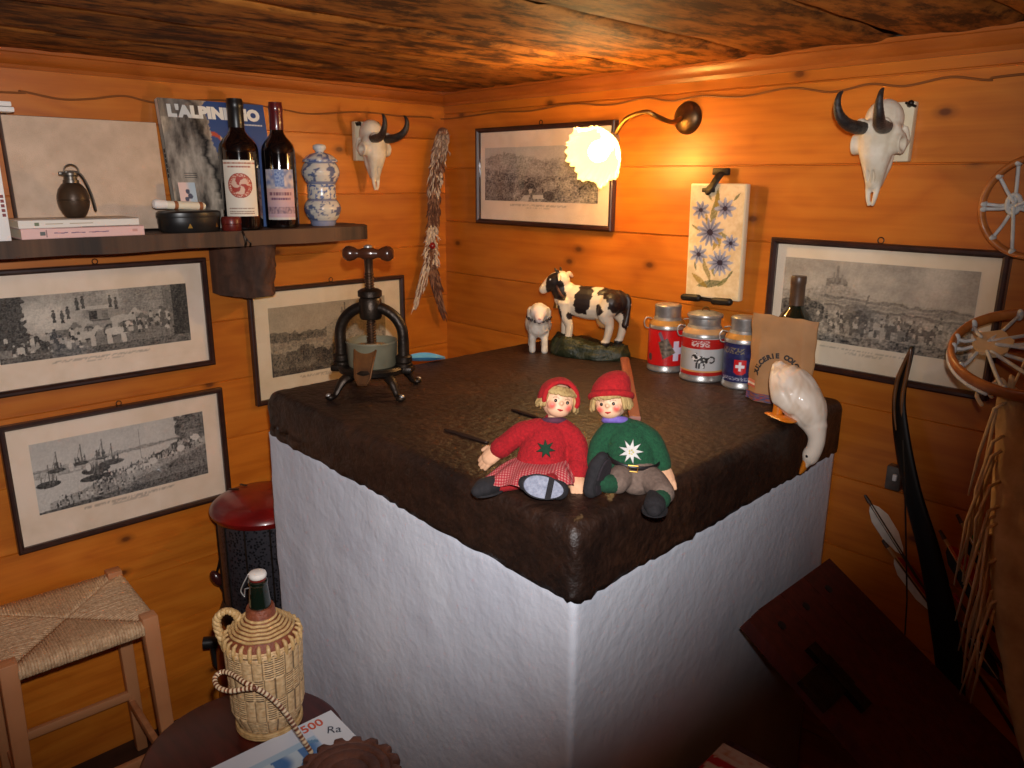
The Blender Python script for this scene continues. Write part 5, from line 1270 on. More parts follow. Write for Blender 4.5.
girl = thing('girl_doll', 'cloth girl doll in red bonnet, red sweater and checked skirt', 'doll', (g0.x, g0.y, SLAB_T), (0, 0, math.radians(45)), scale=.92)
# sweater with both arms
b = M()
b.tube(spline([(.000, .004, .030), (.006, .018, .055), (.016, .032, .080), (.022, .042, .096)], 5), lerp_list([.043, .040, .034, .018], 16), n=20, flat=(1.0, .74), up0=(1, 0, 0), round_=True)
b.tube(spline([(-.004, .034, .086), (-.032, .036, .078), (-.052, .038, .062), (-.066, .040, .050)], 5), lerp_list([.019, .019, .018, .0175], 16), n=14, round_=True)
b.tube(spline([(.038, .034, .086), (.058, .024, .068), (.064, .010, .042), (.062, -.002, .028)], 5), lerp_list([.019, .019, .018, .0175], 16), n=14, round_=True)
k = fuse(b, .002, 6); k.disp(lambda v: v+V((1, 1, 1))*.0008*nz(v.x*70, v.y*70, v.z*70)); obj('sweater', k, knit_red, girl, 180)
for p, d in (((-.066, .040, .050), (-.8, .1, -.6)), ((.062, -.002, .028), (-.1, -.6, -.75))):
    m = M(); d = V(d).normalized(); m.tube([V(p)-d*.002, V(p)+d*.003], [.0186, .0180], n=16, round_=True); obj('cuff', m, knit_red, girl, 180)
hand(girl, (-.078, .040, .040), (-.75, -.1, -.65), (0, -.6, .6), 1.25)
hand(girl, (.059, -.013, .016), (.15, -.85, -.5), (0, -.5, .8), 1.25)
m = M(); m.tube(arc((.023, .040, .099), (.0175, .014), 0, 2*PI, 24, (1, 0, 0), (0, .93, -.35))[:-1], .0055, n=10, closed=True); obj('collar', m, mat('purple_collar', C(92, 48, 66), C(70, 36, 54), scale=120, rough=.9), girl)
hg = doll_head(girl, (.029, .046, .133), math.radians(8), math.radians(13), math.radians(-14), .0285)
hair(hg, .0285, .36, -.45)
# bonnet: a hood round the face
m = M(); R = .0285
def hood(u, v, o=0):
    t = -PI*.06 + PI*1.12*u                                    # from the left cheek over the top to the right cheek
    ph = -.62+ (PI*.5+.62)*v                                      # from the front edge to the back of the head
    rr = R*1.27+o+.0012*nz(u*9, v*7)
    y = math.sin(ph); r = math.cos(ph)
    return (rr*r*math.cos(t)*1.0, rr*y*.98, rr*r*math.sin(t)*1.06+.002)
m.grid(40, 18, lambda u, v: hood(u, v)); m.grid(40, 18, lambda u, v: hood(u, v, -.003)); obj('bonnet', m, felt_red, hg, 180)
m = M(); m.tube([V(hood(i/36, 0, -.001)) for i in range(37)], .0042, n=10, round_=True); obj('bonnet_brim', m, felt_red, hg, 180)
s_ = star(7, .0075, .017); s_.tf(Matrix.Translation((.008, -.0165, .0685)) @ Euler((math.radians(-26), math.radians(10), 0)).to_matrix().to_4x4()); obj('green_leaf_badge', s_, mat('green_felt', C(20, 62, 38), C(14, 46, 30), scale=120, rough=.95, bump=.5, bscale=400), girl)
# skirt in pink check
skm, nt, bs = new_mat('checked_cloth'); tc = N(nt, 'ShaderNodeTexCoord'); mp = N(nt, 'ShaderNodeMapping'); mp.inputs['Rotation'].default_value = (.3, .2, .25); nt.links.new(tc.outputs['Object'], mp.inputs[0]); spx = N(nt, 'ShaderNodeSeparateXYZ'); nt.links.new(mp.outputs[0], spx.inputs[0])
def stripes(s, f): return math_n(nt, 'GREATER_THAN', math_n(nt, 'FRACT', math_n(nt, 'MULTIPLY', s, f)), .55)
a1 = math_n(nt, 'MULTIPLY', math_n(nt, 'ADD', stripes(spx.outputs[0], 230), stripes(spx.outputs[1], 230)), .5)
rp = ramp(nt, a1, [(0, C(170, 40, 50)), (.5, C(184, 74, 78)), (1, C(204, 140, 132))]); nt.links.new(rp.outputs[0], bs.inputs['Base Color']); bs.inputs['Roughness'].default_value = .9
m = M()
def skirt(u, v):
    t = 2*PI*u; fl = 1+.05*math.sin(9*t)*v; wx, wy = .038+.026*v, .028+.034*v
    x = wx*math.cos(t)*fl*(1+.30*v*(math.cos(t) < 0)) - .006*v; y = wy*math.sin(t)*fl + .004-.030*v
    z = .044*(1-v)+ (.014+.016*max(0, -math.sin(t)))*v + .006*math.sin(PI*v) + .003*math.sin(9*t+1)*v
    return (x, y, z)
m.grid(96, 14, skirt); m.grid(96, 14, lambda u, v: V(skirt(u, v))*.97+V((0, 0, .0008))); obj('skirt', m, skm, girl, 180)
stock = mat('red_stocking', C(186, 26, 32), C(160, 20, 28), scale=200, rough=.95, bump=.5, bscale=500)
for pts in ([(-.016, -.010, .018), (-.040, -.028, .017), (-.062, -.040, .017)], [(.018, -.012, .022), (.016, -.046, .026), (.012, -.072, .030)]):
    m = M(); m.tube(spline(pts, 5), lerp_list([.0165, .015, .0145], 11), n=14, round_=True); obj('stocking', m, stock, girl, 180)
def shoe(par, c, rot, L=.060, W=.017, solec=None, upper=black_matt):
    """local: sole is the z=0 plane, toe to +x"""
    e = thing('shoe', '', '', c, rot); del e['label']; del e['category']; e.parent = par
    b = M(); b.tube(spline([(-L*.40, 0, .013), (-L*.1, 0, .014), (L*.22, 0, .013), (L*.42, 0, .011)], 5), lerp_list([.0155, .0165, .0175, .0125], 16), n=16, flat=(1, .85), up0=(0, 1, 0), round_=True)
    k = fuse(b, .0018, 4); k.disp(lambda v: V((v.x, v.y, max(v.z, .0015)))); obj('upper', k, upper, e, 180)
    def ol(o, n=40): 
        return [((L*.52+o)*math.cos(t), (W+.0012+o)*math.sin(t)*(1+.12*math.cos(t))) for t in [2*PI*i/n for i in range(n)]]
    m = M(); p = ol(0); n = len(p)
    m.add([(x, y, .003) for x, y in p]+[(x, y, 0) for x, y in p]+[(x*.9, y*.86, -.0005) for x, y in p], [list(range(n))]+[[i, (i+1) % n, n+(i+1) % n, n+i] for i in range(n)]+[[n+i, n+(i+1) % n, 2*n+(i+1) % n, 2*n+i] for i in range(n)]+[list(range(3*n-1, 2*n-1, -1))]); obj('sole_edge', m, black_matt, e, 30)
    if solec:
        m = M(); q = [(x*.93, y*.90) for x, y in ol(0)]
        fr_ = [(x, y) for x, y in q if x > -L*.10]; bk_ = [(x, y) for x, y in q if x < -L*.155]
        for name, pl in (('sole', fr_), ('heel', bk_)):
            pl = sorted(pl, key=lambda p: math.atan2(p[1], p[0]-sum(a for a, _ in pl)/len(pl))); n = len(pl)
            m = M(); m.add([(x, y, -.0004) for x, y in pl]+[(x*.98, y*.98, -.0030) for x, y in pl], [list(range(n)), list(range(2*n-1, n-1, -1))]+[[i, (i+1) % n, n+(i+1) % n, n+i] for i in range(n)]); obj(name, m, solec, e, 30)
    return e
grey_sole = mat('grey_felt_sole', C(160, 164, 180), C(124, 128, 146), scale=160, rough=.9, bump=.5, bscale=500)
shoe(girl, (-.082, -.052, .003), (math.radians(12), 0, math.radians(222)), .050, .0175)
shoe(girl, (.004, -.092, .032), (math.radians(-72), math.radians(192), 0), .066, .018, grey_sole)

# ------------------------------------------------------------------ boy
b0 = PH(631, 492, SLAB_T)
boy = thing('boy_doll', 'cloth boy doll in red cap, green sweater and grey brown trousers', 'doll', (b0.x, b0.y, SLAB_T), (0, 0, math.radians(43)), scale=.90)
b = M()
b.tube(spline([(.004, .012, .036), (-.002, .024, .062), (-.012, .036, .088), (-.026, .046, .106)], 5), lerp_list([.038, .041, .036, .018], 16), n=20, flat=(1.0, .74), up0=(1, 0, 0), round_=True)
b.tube(spline([(.006, .038, .096), (.030, .034, .082), (.044, .026, .060), (.050, .018, .044)], 5), lerp_list([.019, .020, .018, .0175], 16), n=14, round_=True)
b.tube(spline([(-.036, .040, .094), (-.052, .034, .072), (-.058, .028, .046), (-.058, .026, .030)], 5), lerp_list([.018, .018, .017, .0165], 16), n=14, round_=True)
k = fuse(b, .002, 6); obj('sweater', k, knit_green, boy, 180)
hand(boy, (.054, .010, .033), (.25, -.75, -.55), (0, -.5, .8), 1.25)
hand(boy, (-.058, .024, .016), (-.1, -.6, -.7), (0, -.5, .8), 1.15)
m = M(); m.tube(arc((-.028, .044, .112), (.0175, .014), 0, 2*PI, 24, (1, 0, 0), (0, .93, -.35))[:-1], .006, n=10, closed=True); obj('scarf', m, mat('lilac_scarf', C(132, 110, 196), C(110, 90, 172), scale=140, rough=.9), boy)
hb = doll_head(boy, (-.036, .048, .144), math.radians(-16), math.radians(-9), math.radians(-6), .0285)
hair(hb, .0285, .30, -.40)
m = M(); R = .0285
P = [(R*1.14, R*.22), (R*1.20, R*.55), (R*1.12, R*1.0), (R*.94, R*1.36), (R*.66, R*1.62), (R*.32, R*1.74), (0, R*1.77)]
m.lathe(P, 40); m.lathe([(r*.93, z-.002) for r, z in P], 40)
m.disp(lambda v: V((v.x+.30*max(0, v.z-R*.7), v.y+.25*max(0, v.z-R*.6)+.004, v.z-.12*(v.y)+.0012*nz(v.x*90, v.y*90, v.z*90)))); obj('cap', m, felt_red, hb, 180)
m = M(); m.tube([V((R*1.17*math.cos(t), R*1.17*math.sin(t)+.004, R*.28-.30*R*1.17*math.sin(t))) for t in [2*PI*i/40 for i in range(40)]], .0062, n=10, closed=True); obj('cap_brim', m, felt_red, hb, 180)
s_ = star(9, .0095, .0215); s_.tf(Matrix.Translation((-.004, -.0075, .0745)) @ Euler((math.radians(-26), 0, 0)).to_matrix().to_4x4()); ed = obj('flower_badge', s_, mat('white_felt', C(222, 218, 212), C(198, 194, 190), scale=120, rough=.95, bump=.5, bscale=400), boy)
for i in range(5):
    a = i*2*PI/5; m = M(); m.ell((-.004+.0035*math.cos(a), -.0105, .0745+.0035*math.sin(a)), .0016); obj('flower_centre', m, mat('pale_yellow_felt', C(206, 190, 120), rough=.9), ed)
# belt, trousers, legs
m = M(); m.tube([V((.003+.0440*math.cos(t), .017+.0365*math.sin(t), .056+.010*math.sin(t)*.6-.10*.040*math.cos(t))) for t in [2*PI*i/40 for i in range(40)]], .0042, n=8, flat=(1, .5), closed=True, up0=(0, 0, 1)); bl_ = obj('belt', m, mat('black_belt', C(26, 22, 24), rough=.4), boy)
m = M(); m.tube([(-.009, -.0225, .056), (.007, -.0228, .055), (.006, -.0235, .045), (-.010, -.0230, .046)], .0015, n=8, closed=True); obj('buckle', m, gold_m, bl_)
b = M()
b.tube([(.004, .014, .042), (.008, .000, .030)], [.036, .035], n=18, flat=(1, .72), up0=(1, 0, 0), round_=True)
b.tube(spline([(-.012, .000, .032), (-.022, -.022, .032), (-.026, -.034, .030)], 5), lerp_list([.022, .021, .019], 11), n=14, round_=True)
b.tube(spline([(.022, .000, .030), (.034, -.022, .028), (.042, -.044, .024), (.044, -.054, .022)], 5), lerp_list([.023, .022, .020, .020], 16), n=14, round_=True)
obj('trousers', fuse(b, .002, 5), taupe, boy, 180)
gstock = mat('green_stocking', C(22, 74, 46), C(16, 58, 38), scale=200, rough=.95, bump=.5, bscale=500)
for pts in ([(-.026, -.034, .030), (-.036, -.040, .030), (-.046, -.044, .032)], [(.044, -.052, .021), (.040, -.070, .018)]):
    m = M(); m.tube(spline(pts, 5) if len(pts) > 2 else pts, .0155, n=14, round_=True); obj('stocking', m, gstock, boy, 180)
brown_black = mat('dark_brown_felt', C(42, 32, 38), C(30, 24, 29), scale=120, rough=.9, bump=.4, bscale=400)
shoe(boy, (-.052, -.052, .046), (math.radians(-58), math.radians(-74), math.radians(24)), .064, .018, brown_black)
shoe(boy, (.030, -.078, .0035), (0, 0, math.radians(-100)), .060, .019)

# pieces of wood lying round the dolls
s0, s1 = PH(634.5, 422, SLAB_T), PH(624.5, 361, SLAB_T)
t = thing('wooden_spatula', 'flat pinkish wooden stick with a rounded end lying behind the boy doll', 'stick', ((s0.x+s1.x)/2, (s0.y+s1.y)/2, SLAB_T), (0, 0, math.atan2(s1.y-s0.y, s1.x-s0.x)))
L = (s1-s0).length
m = M(); P = [(-L/2, -.0115), (L/2-.010, -.0115)]+[(L/2-.010+.010*math.sin(a), -.0115*math.cos(a)) for a in [PI*i/10 for i in range(1, 10)]]+[(L/2-.010, .0115), (-L/2, .0115)]
n = len(P); m.add([(x, y, .001) for x, y in P]+[(x, y, .010) for x, y in P]+[(x*.996, y*.9, .0115) for x, y in P], [list(range(n))[::-1]]+[[i, (i+1) % n, n+(i+1) % n, n+i] for i in range(n)]+[[n+i, n+(i+1) % n, 2*n+(i+1) % n, 2*n+i] for i in range(n)]+[list(range(2*n, 3*n))])
obj('stick', m, mat('pinkish_wood', C(160, 96, 78), C(134, 76, 60), scale=20, rough=.5, stretch=(.2, 2, 2)), t, 50)
for (a, b_), lab in ((((447, 431), (486, 443)), 'dark flat stick lying left of the girl doll'), (((514, 411), (540, 419)), 'dark flat stick lying behind the shoulder of the girl doll')):
    s0, s1 = PH(a[0], a[1], SLAB_T), PH(b_[0], b_[1], SLAB_T); L = (s1-s0).length
    t = thing('dark_stick', lab, 'stick', ((s0.x+s1.x)/2, (s0.y+s1.y)/2, SLAB_T), (0, 0, math.atan2(s1.y-s0.y, s1.x-s0.x)))
    m = M(); m.tube([(-L/2, 0, .003), (0, 0, .0035), (L/2, 0, .003)], [.006, .008, .006], n=10, flat=(1, .45), up0=(0, 1, 0), round_=True); obj('stick', m, mat('dark_stained_wood', C(34, 22, 18), C(48, 30, 22), scale=30, rough=.5), t)
# ================================================================== right-hand corner
# ------------------------------------------------------------------ round snowshoes
def snowshoe(label, c, rot, R, pad, cords):
    t = thing('laced_hoop', label, 'hoop', c, rot, 'laced hoops at the right edge')
    # hoop in the local x,z plane
    m = M(); m.tube([(R*math.cos(a), 0, R*math.sin(a)) for a in [2*PI*i/72 for i in range(72)]], .0095, n=12, flat=(.62, 1.1), closed=True, up0=(1, 0, 0)); obj('bent_hoop', m, bent_wood, t, 180)
    m = M(); m.tube([((R+.004)*math.cos(a), .011+.0, (R+.004)*math.sin(a)) for a in [PI*.75+PI*.62*i/30 for i in range(31)]], .003, n=8, round_=True); obj('rim_cord', m, cord_w, t, 180)
    for i, (a0, r1, a1) in enumerate(cords):
        p = V((R*.97*math.cos(a0), 0, R*.97*math.sin(a0))); q = V((r1*math.cos(a1), -.004*(i % 3)-.001, r1*math.sin(a1)))
        m = M(); m.tube([p, (p+q)/2+V((0, .002, -.002)), q], .0032, n=8, round_=True); m.ell(p, (.006, .012, .006)); obj('lacing_cord', m, cord_w, t, 180)
    if pad:
        m = M(); k = 18
        P = [(pad[0]+.028*math.cos(2*PI*i/k)*(1+.12*math.sin(i*2.1)), pad[1]+.036*math.sin(2*PI*i/k)*(1+.10*math.cos(i*1.7))) for i in range(k)]
        m.prism(P, -.006, -.001); obj('leather_pad', m, leather_m, t, 50)
    else:
        m = M(); m.tube(arc((-R*.42, -.004, R*.05), (.010, .016), 0, 2*PI, 14)[:-1], .0045, n=8, closed=True); obj('cord_knot', m, cord_w, t, 180)
    return t
c1_ = PB(1038, 207, -.03)
dg_ = math.radians
R1 = .086; hub = (-R1*.38, R1*.02)
snowshoe('round bentwood hoop with white cord lacing hanging flat on the right wall', (c1_.x, -.030, c1_.z), (dg_(3), 0, 0), R1, None,
         [(dg_(178), R1*.40, dg_(176)), (dg_(184), R1*.36, dg_(180)), (dg_(142), R1*.42, dg_(168)), (dg_(222), R1*.44, dg_(190)), (dg_(118), R1*.40, dg_(172)), (dg_(250), R1*.40, dg_(184)), (dg_(0), R1*.30, dg_(178)), (dg_(-20), R1*.34, dg_(184)), (dg_(40), R1*.34, dg_(174)), (dg_(85), R1*.2, dg_(170)), (dg_(-70), R1*.2, dg_(190))])
c2_ = PB(1031, 353, -.16)
snowshoe('tilted round bentwood hoop with a pale leather pad, just above the hide bag', (c2_.x, -.160, c2_.z), (dg_(-64), 0, dg_(10)), .114, (-.055, .010),
         [(dg_(186), 0.084, dg_(182)), (dg_(172), 0.084, dg_(172)), (dg_(146), 0.077, dg_(166)), (dg_(215), 0.077, dg_(194)), (dg_(60), 0.059, dg_(165)), (dg_(8), 0.049, dg_(178)), (dg_(-28), 0.049, dg_(190)), (dg_(105), 0.063, dg_(168)), (dg_(258), 0.063, dg_(200)), (dg_(35), 0.049, dg_(170)), (dg_(-60), 0.056, dg_(196))])

# ------------------------------------------------------------------ hide quiver bag with fringes
qa = [(1010, 394, .014), (1014, 430, .026), (1022, 490, .045), (1026, 560, .056), (1036, 640, .060), (1048, 720, .056), (1058, 790, .036)]
qp = [PB(x, y, -.21) for x, y, r in qa]; q0 = qp[0]
t = thing('hide_quiver', 'tall fringed hide bag hanging below the tilted hoop at the right edge', 'quiver', (q0.x, q0.y, q0.z))
rel = spline([p-q0 for p in qp], 8); rr_ = lerp_list([r for _, _, r in qa], len(rel))
m = M(); m.tube(rel, rr_, n=40, flat=(1, .55), up0=(1, 0, 0), round_=True)
m.disp(lambda v: v+V((.006*nz(v.x*26, v.y*20, v.z*9), .006*nz(v.x*30, v.y*20, v.z*14+7), 0))); obj('hide_bag', m, hide_m, t, 180)
random.seed(3)
for i in range(22):
    f = .08+.62*random.random(); k = int(f*(len(rel)-1)); p = rel[k]+V((-rr_[k]*.9, -.012-.015*random.random(), 0)); ln = random.uniform(.12, .26)
    e = p + V((random.uniform(-.022, .004), random.uniform(-.01, 0), -ln))
    m = M(); m.tube([p+V((.012, .004, .012)), p, (p+e)/2+V((random.uniform(-.008, .006), -.006, 0)), e], [.0026, .0030, .0030, .0014], n=6, flat=(1, .5), up0=(1, 0, 0)); obj('fringe', m, leather_m, t, 180)
for dx, dz, l in ((-.018, .012, .03), (-.028, .002, .04), (.004, .02, .03)):
    m = M(); m.tube(spline([(0, -.014, .004), (dx*.6, -.02, dz+.014), (dx*1.5, -.018, dz-.006), (dx*1.2, -.016, dz-l*.6)], 4), .0034, n=8, round_=True); obj('tie_cord', m, leather_m, t, 180)
m = M(); m.tube([(0, 0, .004), (.010, .02, .06), (.022, .075, .11)], .0022, n=6); obj('hanging_loop', m, leather_m, t)

# ------------------------------------------------------------------ bow
bt = [PB(912, 349, -.020), PB(900, 392, -.026), PB(901, 430, -.034), PB(912, 490, -.048), PB(930, 555, -.062), PB(944, 625, -.074), PB(951, 690, -.082)]
low = bt[-1]; bt += [V((low.x+.014, -.086, .40)), V((low.x+.008, -.088, .24)), V((low.x-.030, -.088, .10)), V((low.x-.046, -.088, .030)), V((low.x-.042, -.086, .006))]
o0 = V((low.x-.042, -.086, 0)); pts = spline([p-o0 for p in bt], 6)
bow = thing('archery_bow', 'black wooden recurve bow leaning upright against the right wall', 'bow', tuple(o0))
blackwood = mat('black_bow_wood', C(14, 11, 10), C(22, 17, 14), scale=10, rough=.5, spec=.25)
m = M(); m.tube(pts, lerp_list([.006, .014, .018, .0205, .0255, .031, .030, .024, .020, .017, .012, .006], len(pts)), n=14, flat=(1.0, .42), up0=(1, -.35, .1), round_=True); obj('limb', m, blackwood, bow, 180)
tipm = mat('bow_tip_highlight', C(120, 76, 36), C(70, 42, 22), scale=20, rough=.35, coat=.3)
for s in (-1, 1):
    m = M(); q = pts[:13]; m.tube([p+V((s*.0075*min(1, i/4), -.006, 0)) for i, p in enumerate(q)], lerp_list([.003, .0042, .0038, .0015], 13), n=8, round_=True); obj('tip_highlight', m, tipm, bow, 180)  # golden highlights on the tip's two edges, put in as lighter strips
m = M(); a, b_ = PB(903, 440, -.050)-o0, V((-.004, -.016, .035)); m.tube([a, PB(905, 480, -.064)-o0, PB(907, 600, -.090)-o0, b_], .0016, n=6); obj('bowstring', m, mat('dark_string', C(36, 28, 22), rough=.8), bow)

# ------------------------------------------------------------------ arrows leaning on the wall
vane_w = mat('white_feather', C(240, 234, 222), C(224, 214, 200), scale=60, rough=.8)
vane_r = mat('red_feather', C(178, 30, 30), C(150, 22, 24), scale=60, rough=.8)
vane_g = mat('green_feather', C(60, 170, 60), C(44, 140, 50), scale=60, rough=.8)
vane_b = mat('dark_feather', C(32, 28, 30), C(22, 20, 24), scale=60, rough=.8)
shaft_l = mat('pale_arrow_wood', C(196, 148, 92), C(170, 122, 70), scale=40, rough=.5)
shaft_d = mat('dark_arrow_wood', C(72, 48, 30), C(52, 34, 22), scale=40, rough=.5)
def arrow(label, a, b, ya, yb, f0, f1, vanes, sm_, red=False):
    p = PB(a[0], a[1], ya); q = PB(b[0], b[1], yb); d = (q-p).normalized(); L = -p.z/d.z if d.z < 0 else 1.0; L = min(L, 1.25)
    e = thing('arrow', label, 'arrow', tuple(p), d.to_track_quat('Z', 'Y').to_euler(), 'arrows leaning in the right corner')
    m = M(); m.tube([(0, 0, .004), (0, 0, L-.02)], .0034, n=8); obj('shaft', m, sm_, e)
    for i, vm in enumerate(vanes):
        ang = 2*PI*i/3+.6; c_, s_ = math.cos(ang), math.sin(ang)
        prof = [(.003, f0), (.012, f0+.010), (.0205, f0+.032), (.0195, f1-.040), (.009, f1-.008), (.003, f1)]
        vs = []; k = len(prof)
        for th in (-.0007, .0007):
            vs += [V((r*c_-th*s_, r*s_+th*c_, z)) for r, z in prof] + [V((.002*c_-th*s_, .002*s_+th*c_, z)) for r, z in prof]
        fs = [[j, j+1, k+j+1, k+j] for j in range(k-1)]+[[2*k+j, 3*k+j, 3*k+j+1, 2*k+j+1] for j in range(k-1)]+[[j, 2*k+j, 2*k+j+1, j+1] for j in range(k-1)]
        m = M(); m.add(vs, fs); obj('feather', m, vm, e, 30)
    m = M(); m.tube([(0, 0, -.012), (0, 0, .006)], [.0030, .0044], n=8); obj('nock', m, shaft_d if not red else vane_r, e)
    m = M(); m.tube([(0, 0, L-.03), (0, 0, L-.018), (0, 0, L-.001)], [.0044, .0044, .0008], n=8); obj('point', m, iron_m, e)
    return e
arrow('arrow with long white feathers left of the black bow', (868, 500), (945, 622), -.018, -.021, .012, .125, (vane_w, vane_w, vane_w), shaft_d)
arrow('arrow with red and black feathers left of the bow, under the white feathered one', (886, 545), (945, 625), -.028, -.031, .03, .16, (vane_r, vane_b, vane_w), shaft_l)
arrow('pale arrow with red feathers just right of the black bow', (943, 536), (1010, 650), -.095, -.098, .02, .20, (vane_r, vane_r, vane_b), shaft_l)
arrow('pale arrow with a green feather, right of the black bow beside the hide bag', (960, 520), (1005, 600), -.03, -.033, .03, .11, (vane_g, vane_w, vane_b), shaft_l)
arrow('dark arrow with a red nock beside the lower half of the bow', (958, 600), (1020, 695), -.10, -.103, .45, .53, (vane_b, vane_b, vane_b), shaft_d, True)
arrow('lowest dark arrow, beneath the one with the red nock', (964, 628), (1022, 715), -.112, -.115, .02, .10, (vane_b, vane_w, vane_b), shaft_d)
# small switch box
sw = PB(897, 476)
t = thing('wall_switch', 'small grey metal box on the right wall half behind the bow', 'switch', (sw.x, 0, sw.z))
m = M(); m.box((0, -.011, 0), (.030, .022, .052), bev=.003); obj('box', m, mat('grey_metal_box', C(128, 120, 112), C(100, 94, 88), scale=30, rough=.3, metal=.7), t)
m = M(); m.box((.004, -.024, .004), (.008, .008, .014), bev=.002); obj('toggle', m, white_m, t)

# ------------------------------------------------------------------ leaning dark red board
T1 = V((1.408, -.470, EYE-.785)); T2 = V((1.408, -.130, EYE-.805))
dn = PB(842, 742, -.455)-T1; dn = V((dn.x, 0, dn.z)); dn.normalize()
Lb = T1.z/-dn.z
t = thing('wooden_board', 'dark red wooden board with small holes leaning in the shadow beside the stove', 'board', (T1.x+dn.x*Lb, (T1.y+T2.y)/2, 0))
ang = math.atan2(-dn.x, -dn.z)   # tilt
wB = abs(T2.y-T1.y); up_ = -dn; nrm = V((up_.z, 0, -up_.x))
def bp_(s, h, d): return V((up_.x*h, s, up_.z*h)) + nrm*d
def bbox(m, s0, s1, h0, h1, d0, d1):
    vs = [bp_(s, h, d) for s in (s0, s1) for h in (h0, h1) for d in (d0, d1)]
    m.add(vs, [[0, 1, 3, 2], [4, 6, 7, 5], [0, 4, 5, 1], [2, 3, 7, 6], [0, 2, 6, 4], [1, 5, 7, 3]])
for i, (a, b_) in enumerate(((-.5, -.36), (-.355, -.12), (-.115, .16), (.165, .5))):
    m = M(); bbox(m, a*wB, b_*wB, .012, Lb-(.0 if i else .004), .004+(.004 if i == 0 else 0), .030+(.006 if i == 0 else 0)); obj('plank', m, dark_red_wood, t, 30)
for s in (-.30, -.02, .26):
    m = M(); c_ = bp_(s*wB, Lb-.045, .0305); m.tube([c_-nrm*.012, c_+nrm*.0012], .0085, n=14); obj('peg_hole', m, black_m, t)
m = M(); bbox(m, -.52*wB, -.20*wB, Lb-.19, Lb-.13, .028, .040); bbox(m, -.30*wB, -.22*wB, Lb-.23, Lb-.10, .028, .042); obj('dark_raised_bars', m, iron_m, t, 30)  # two dark raised bars crossing near the board's upper left edge

# ------------------------------------------------------------------ red and white booklet on the floor
bz = .50
t = thing('wooden_crate', 'dark wooden crate at the foot of the stove carrying the red booklet', 'crate', (1.545, -.640, 0))
for sx in (-1, 1):
    m = M(); m.box((sx*.112, 0, bz/2), (.014, .30, bz), bev=.002); obj('side_panel', m, dark_red_wood, t)
for sy in (-1, 1):
    m = M(); m.box((0, sy*.143, bz/2), (.21, .014, bz), bev=.002); obj('end_panel', m, dark_red_wood, t)
m = M(); m.box((0, 0, bz-.008), (.21, .272, .014)); obj('top_panel', m, dark_red_wood, t)
t = thing('red_booklet', 'red and white booklet lying on the dark crate, cut by the bottom edge', 'booklet', (1.520, -.618, bz), (0, 0, math.radians(3)))
m = M(); m.box((0, 0, .004), (.166, .206, .0066)); obj('pages', m, cream_paper, t)
def rbc(u, v):
    if v > .80: return mixc(C(226, 206, 192), C(206, 130, 80), clamp(nz(u*14, v*22)*1.3))
    return C(190, 24, 26) if nz(u*9, v*11, 4) > -.28 else C(226, 206, 186)
m = M(); m.grid(50, 50, lambda u, v: (-.085+.17*u, -.105+.21*v, .0088), rbc); m.box((0, 0, .0078), (.17, .21, .0012), c=C(214, 200, 190)); m.box((0, 0, .0006), (.17, .21, .001), c=C(214, 200, 190)); obj('cover', m, matt_paint, t, 30)
# ================================================================== lower left corner
# ------------------------------------------------------------------ rush seated stool
SZ = EYE-.965
st = thing('rush_stool', 'wooden stool with woven rush seat standing by the left wall at the left edge', 'stool', (.190, -1.279, 0), (0, 0, math.radians(-2)))
HX, HY = .150, .150; post = .034
for sx in (-1, 1):
    for sy in (-1, 1):
        m = M(); cx, cy = sx*(HX-post/2+.004), sy*(HY-post/2+.004)
        a = M(); a.box((0, 0, SZ/2+.004), (post, post, SZ+.008), bev=.003)
        a.disp(lambda v: V((cx+v.x*(1-.22*(1-v.z/SZ)) + sx*.012*(1-v.z/SZ), cy+v.y*(1-.22*(1-v.z/SZ))+ sy*.012*(1-v.z/SZ), v.z)))
        obj('leg', a, beech, st, 40)
for i, (h, ax) in enumerate(((.150, 'x'), (.150, 'x'), (.178, 'y'), (.178, 'y'))):
    s = 1 if i % 2 else -1; m = M()
    if ax == 'x': m.box((0, s*(HY-.012), SZ*.0+h), (2*HX-.02, .016, .024), bev=.004)
    else: m.box((s*(HX-.012), 0, h), (.016, 2*HY-.02, .024), bev=.004)
    obj('stretcher', m, beech, st)
m = M(); random.seed(2)
zc = SZ-.008
for side in range(4):
    ca, sa = math.cos(side*PI/2), math.sin(side*PI/2)
    nS = 42; W = HX-.006
    for i in range(nS):
        w = -W+.022+(2*W-.044)*(i+.5)/nS
        inner = min(abs(w)*1.0+.004, W)
        ir = max(abs(w), .004)
        jit = random.uniform(-.0006, .0006); r = .0034+random.uniform(-.0004, .0005)
        pr = [(ir, zc-.004), (ir+.015, zc+.0005+jit), (W*.8 if W*.8 > ir+.02 else ir+.025, zc+.004+jit), (HX-.004, zc+.003), (HX+.004, zc-.006), (HX+.004, zc-.020), (HX-.006, zc-.027), (HX-.030, zc-.022)]
        pr = [p for j, p in enumerate(pr) if not (j in (1, 2) and p[0] > HX-.012)]
        P = [V((d*ca-w*sa, d*sa+w*ca, z)) for d, z in pr]
        m.tube(P, r, n=6)
m.box((0, 0, zc-.016), (2*HX-.02, 2*HY-.02, .010))
obj('rush_seat', m, rush_m, st, 180)

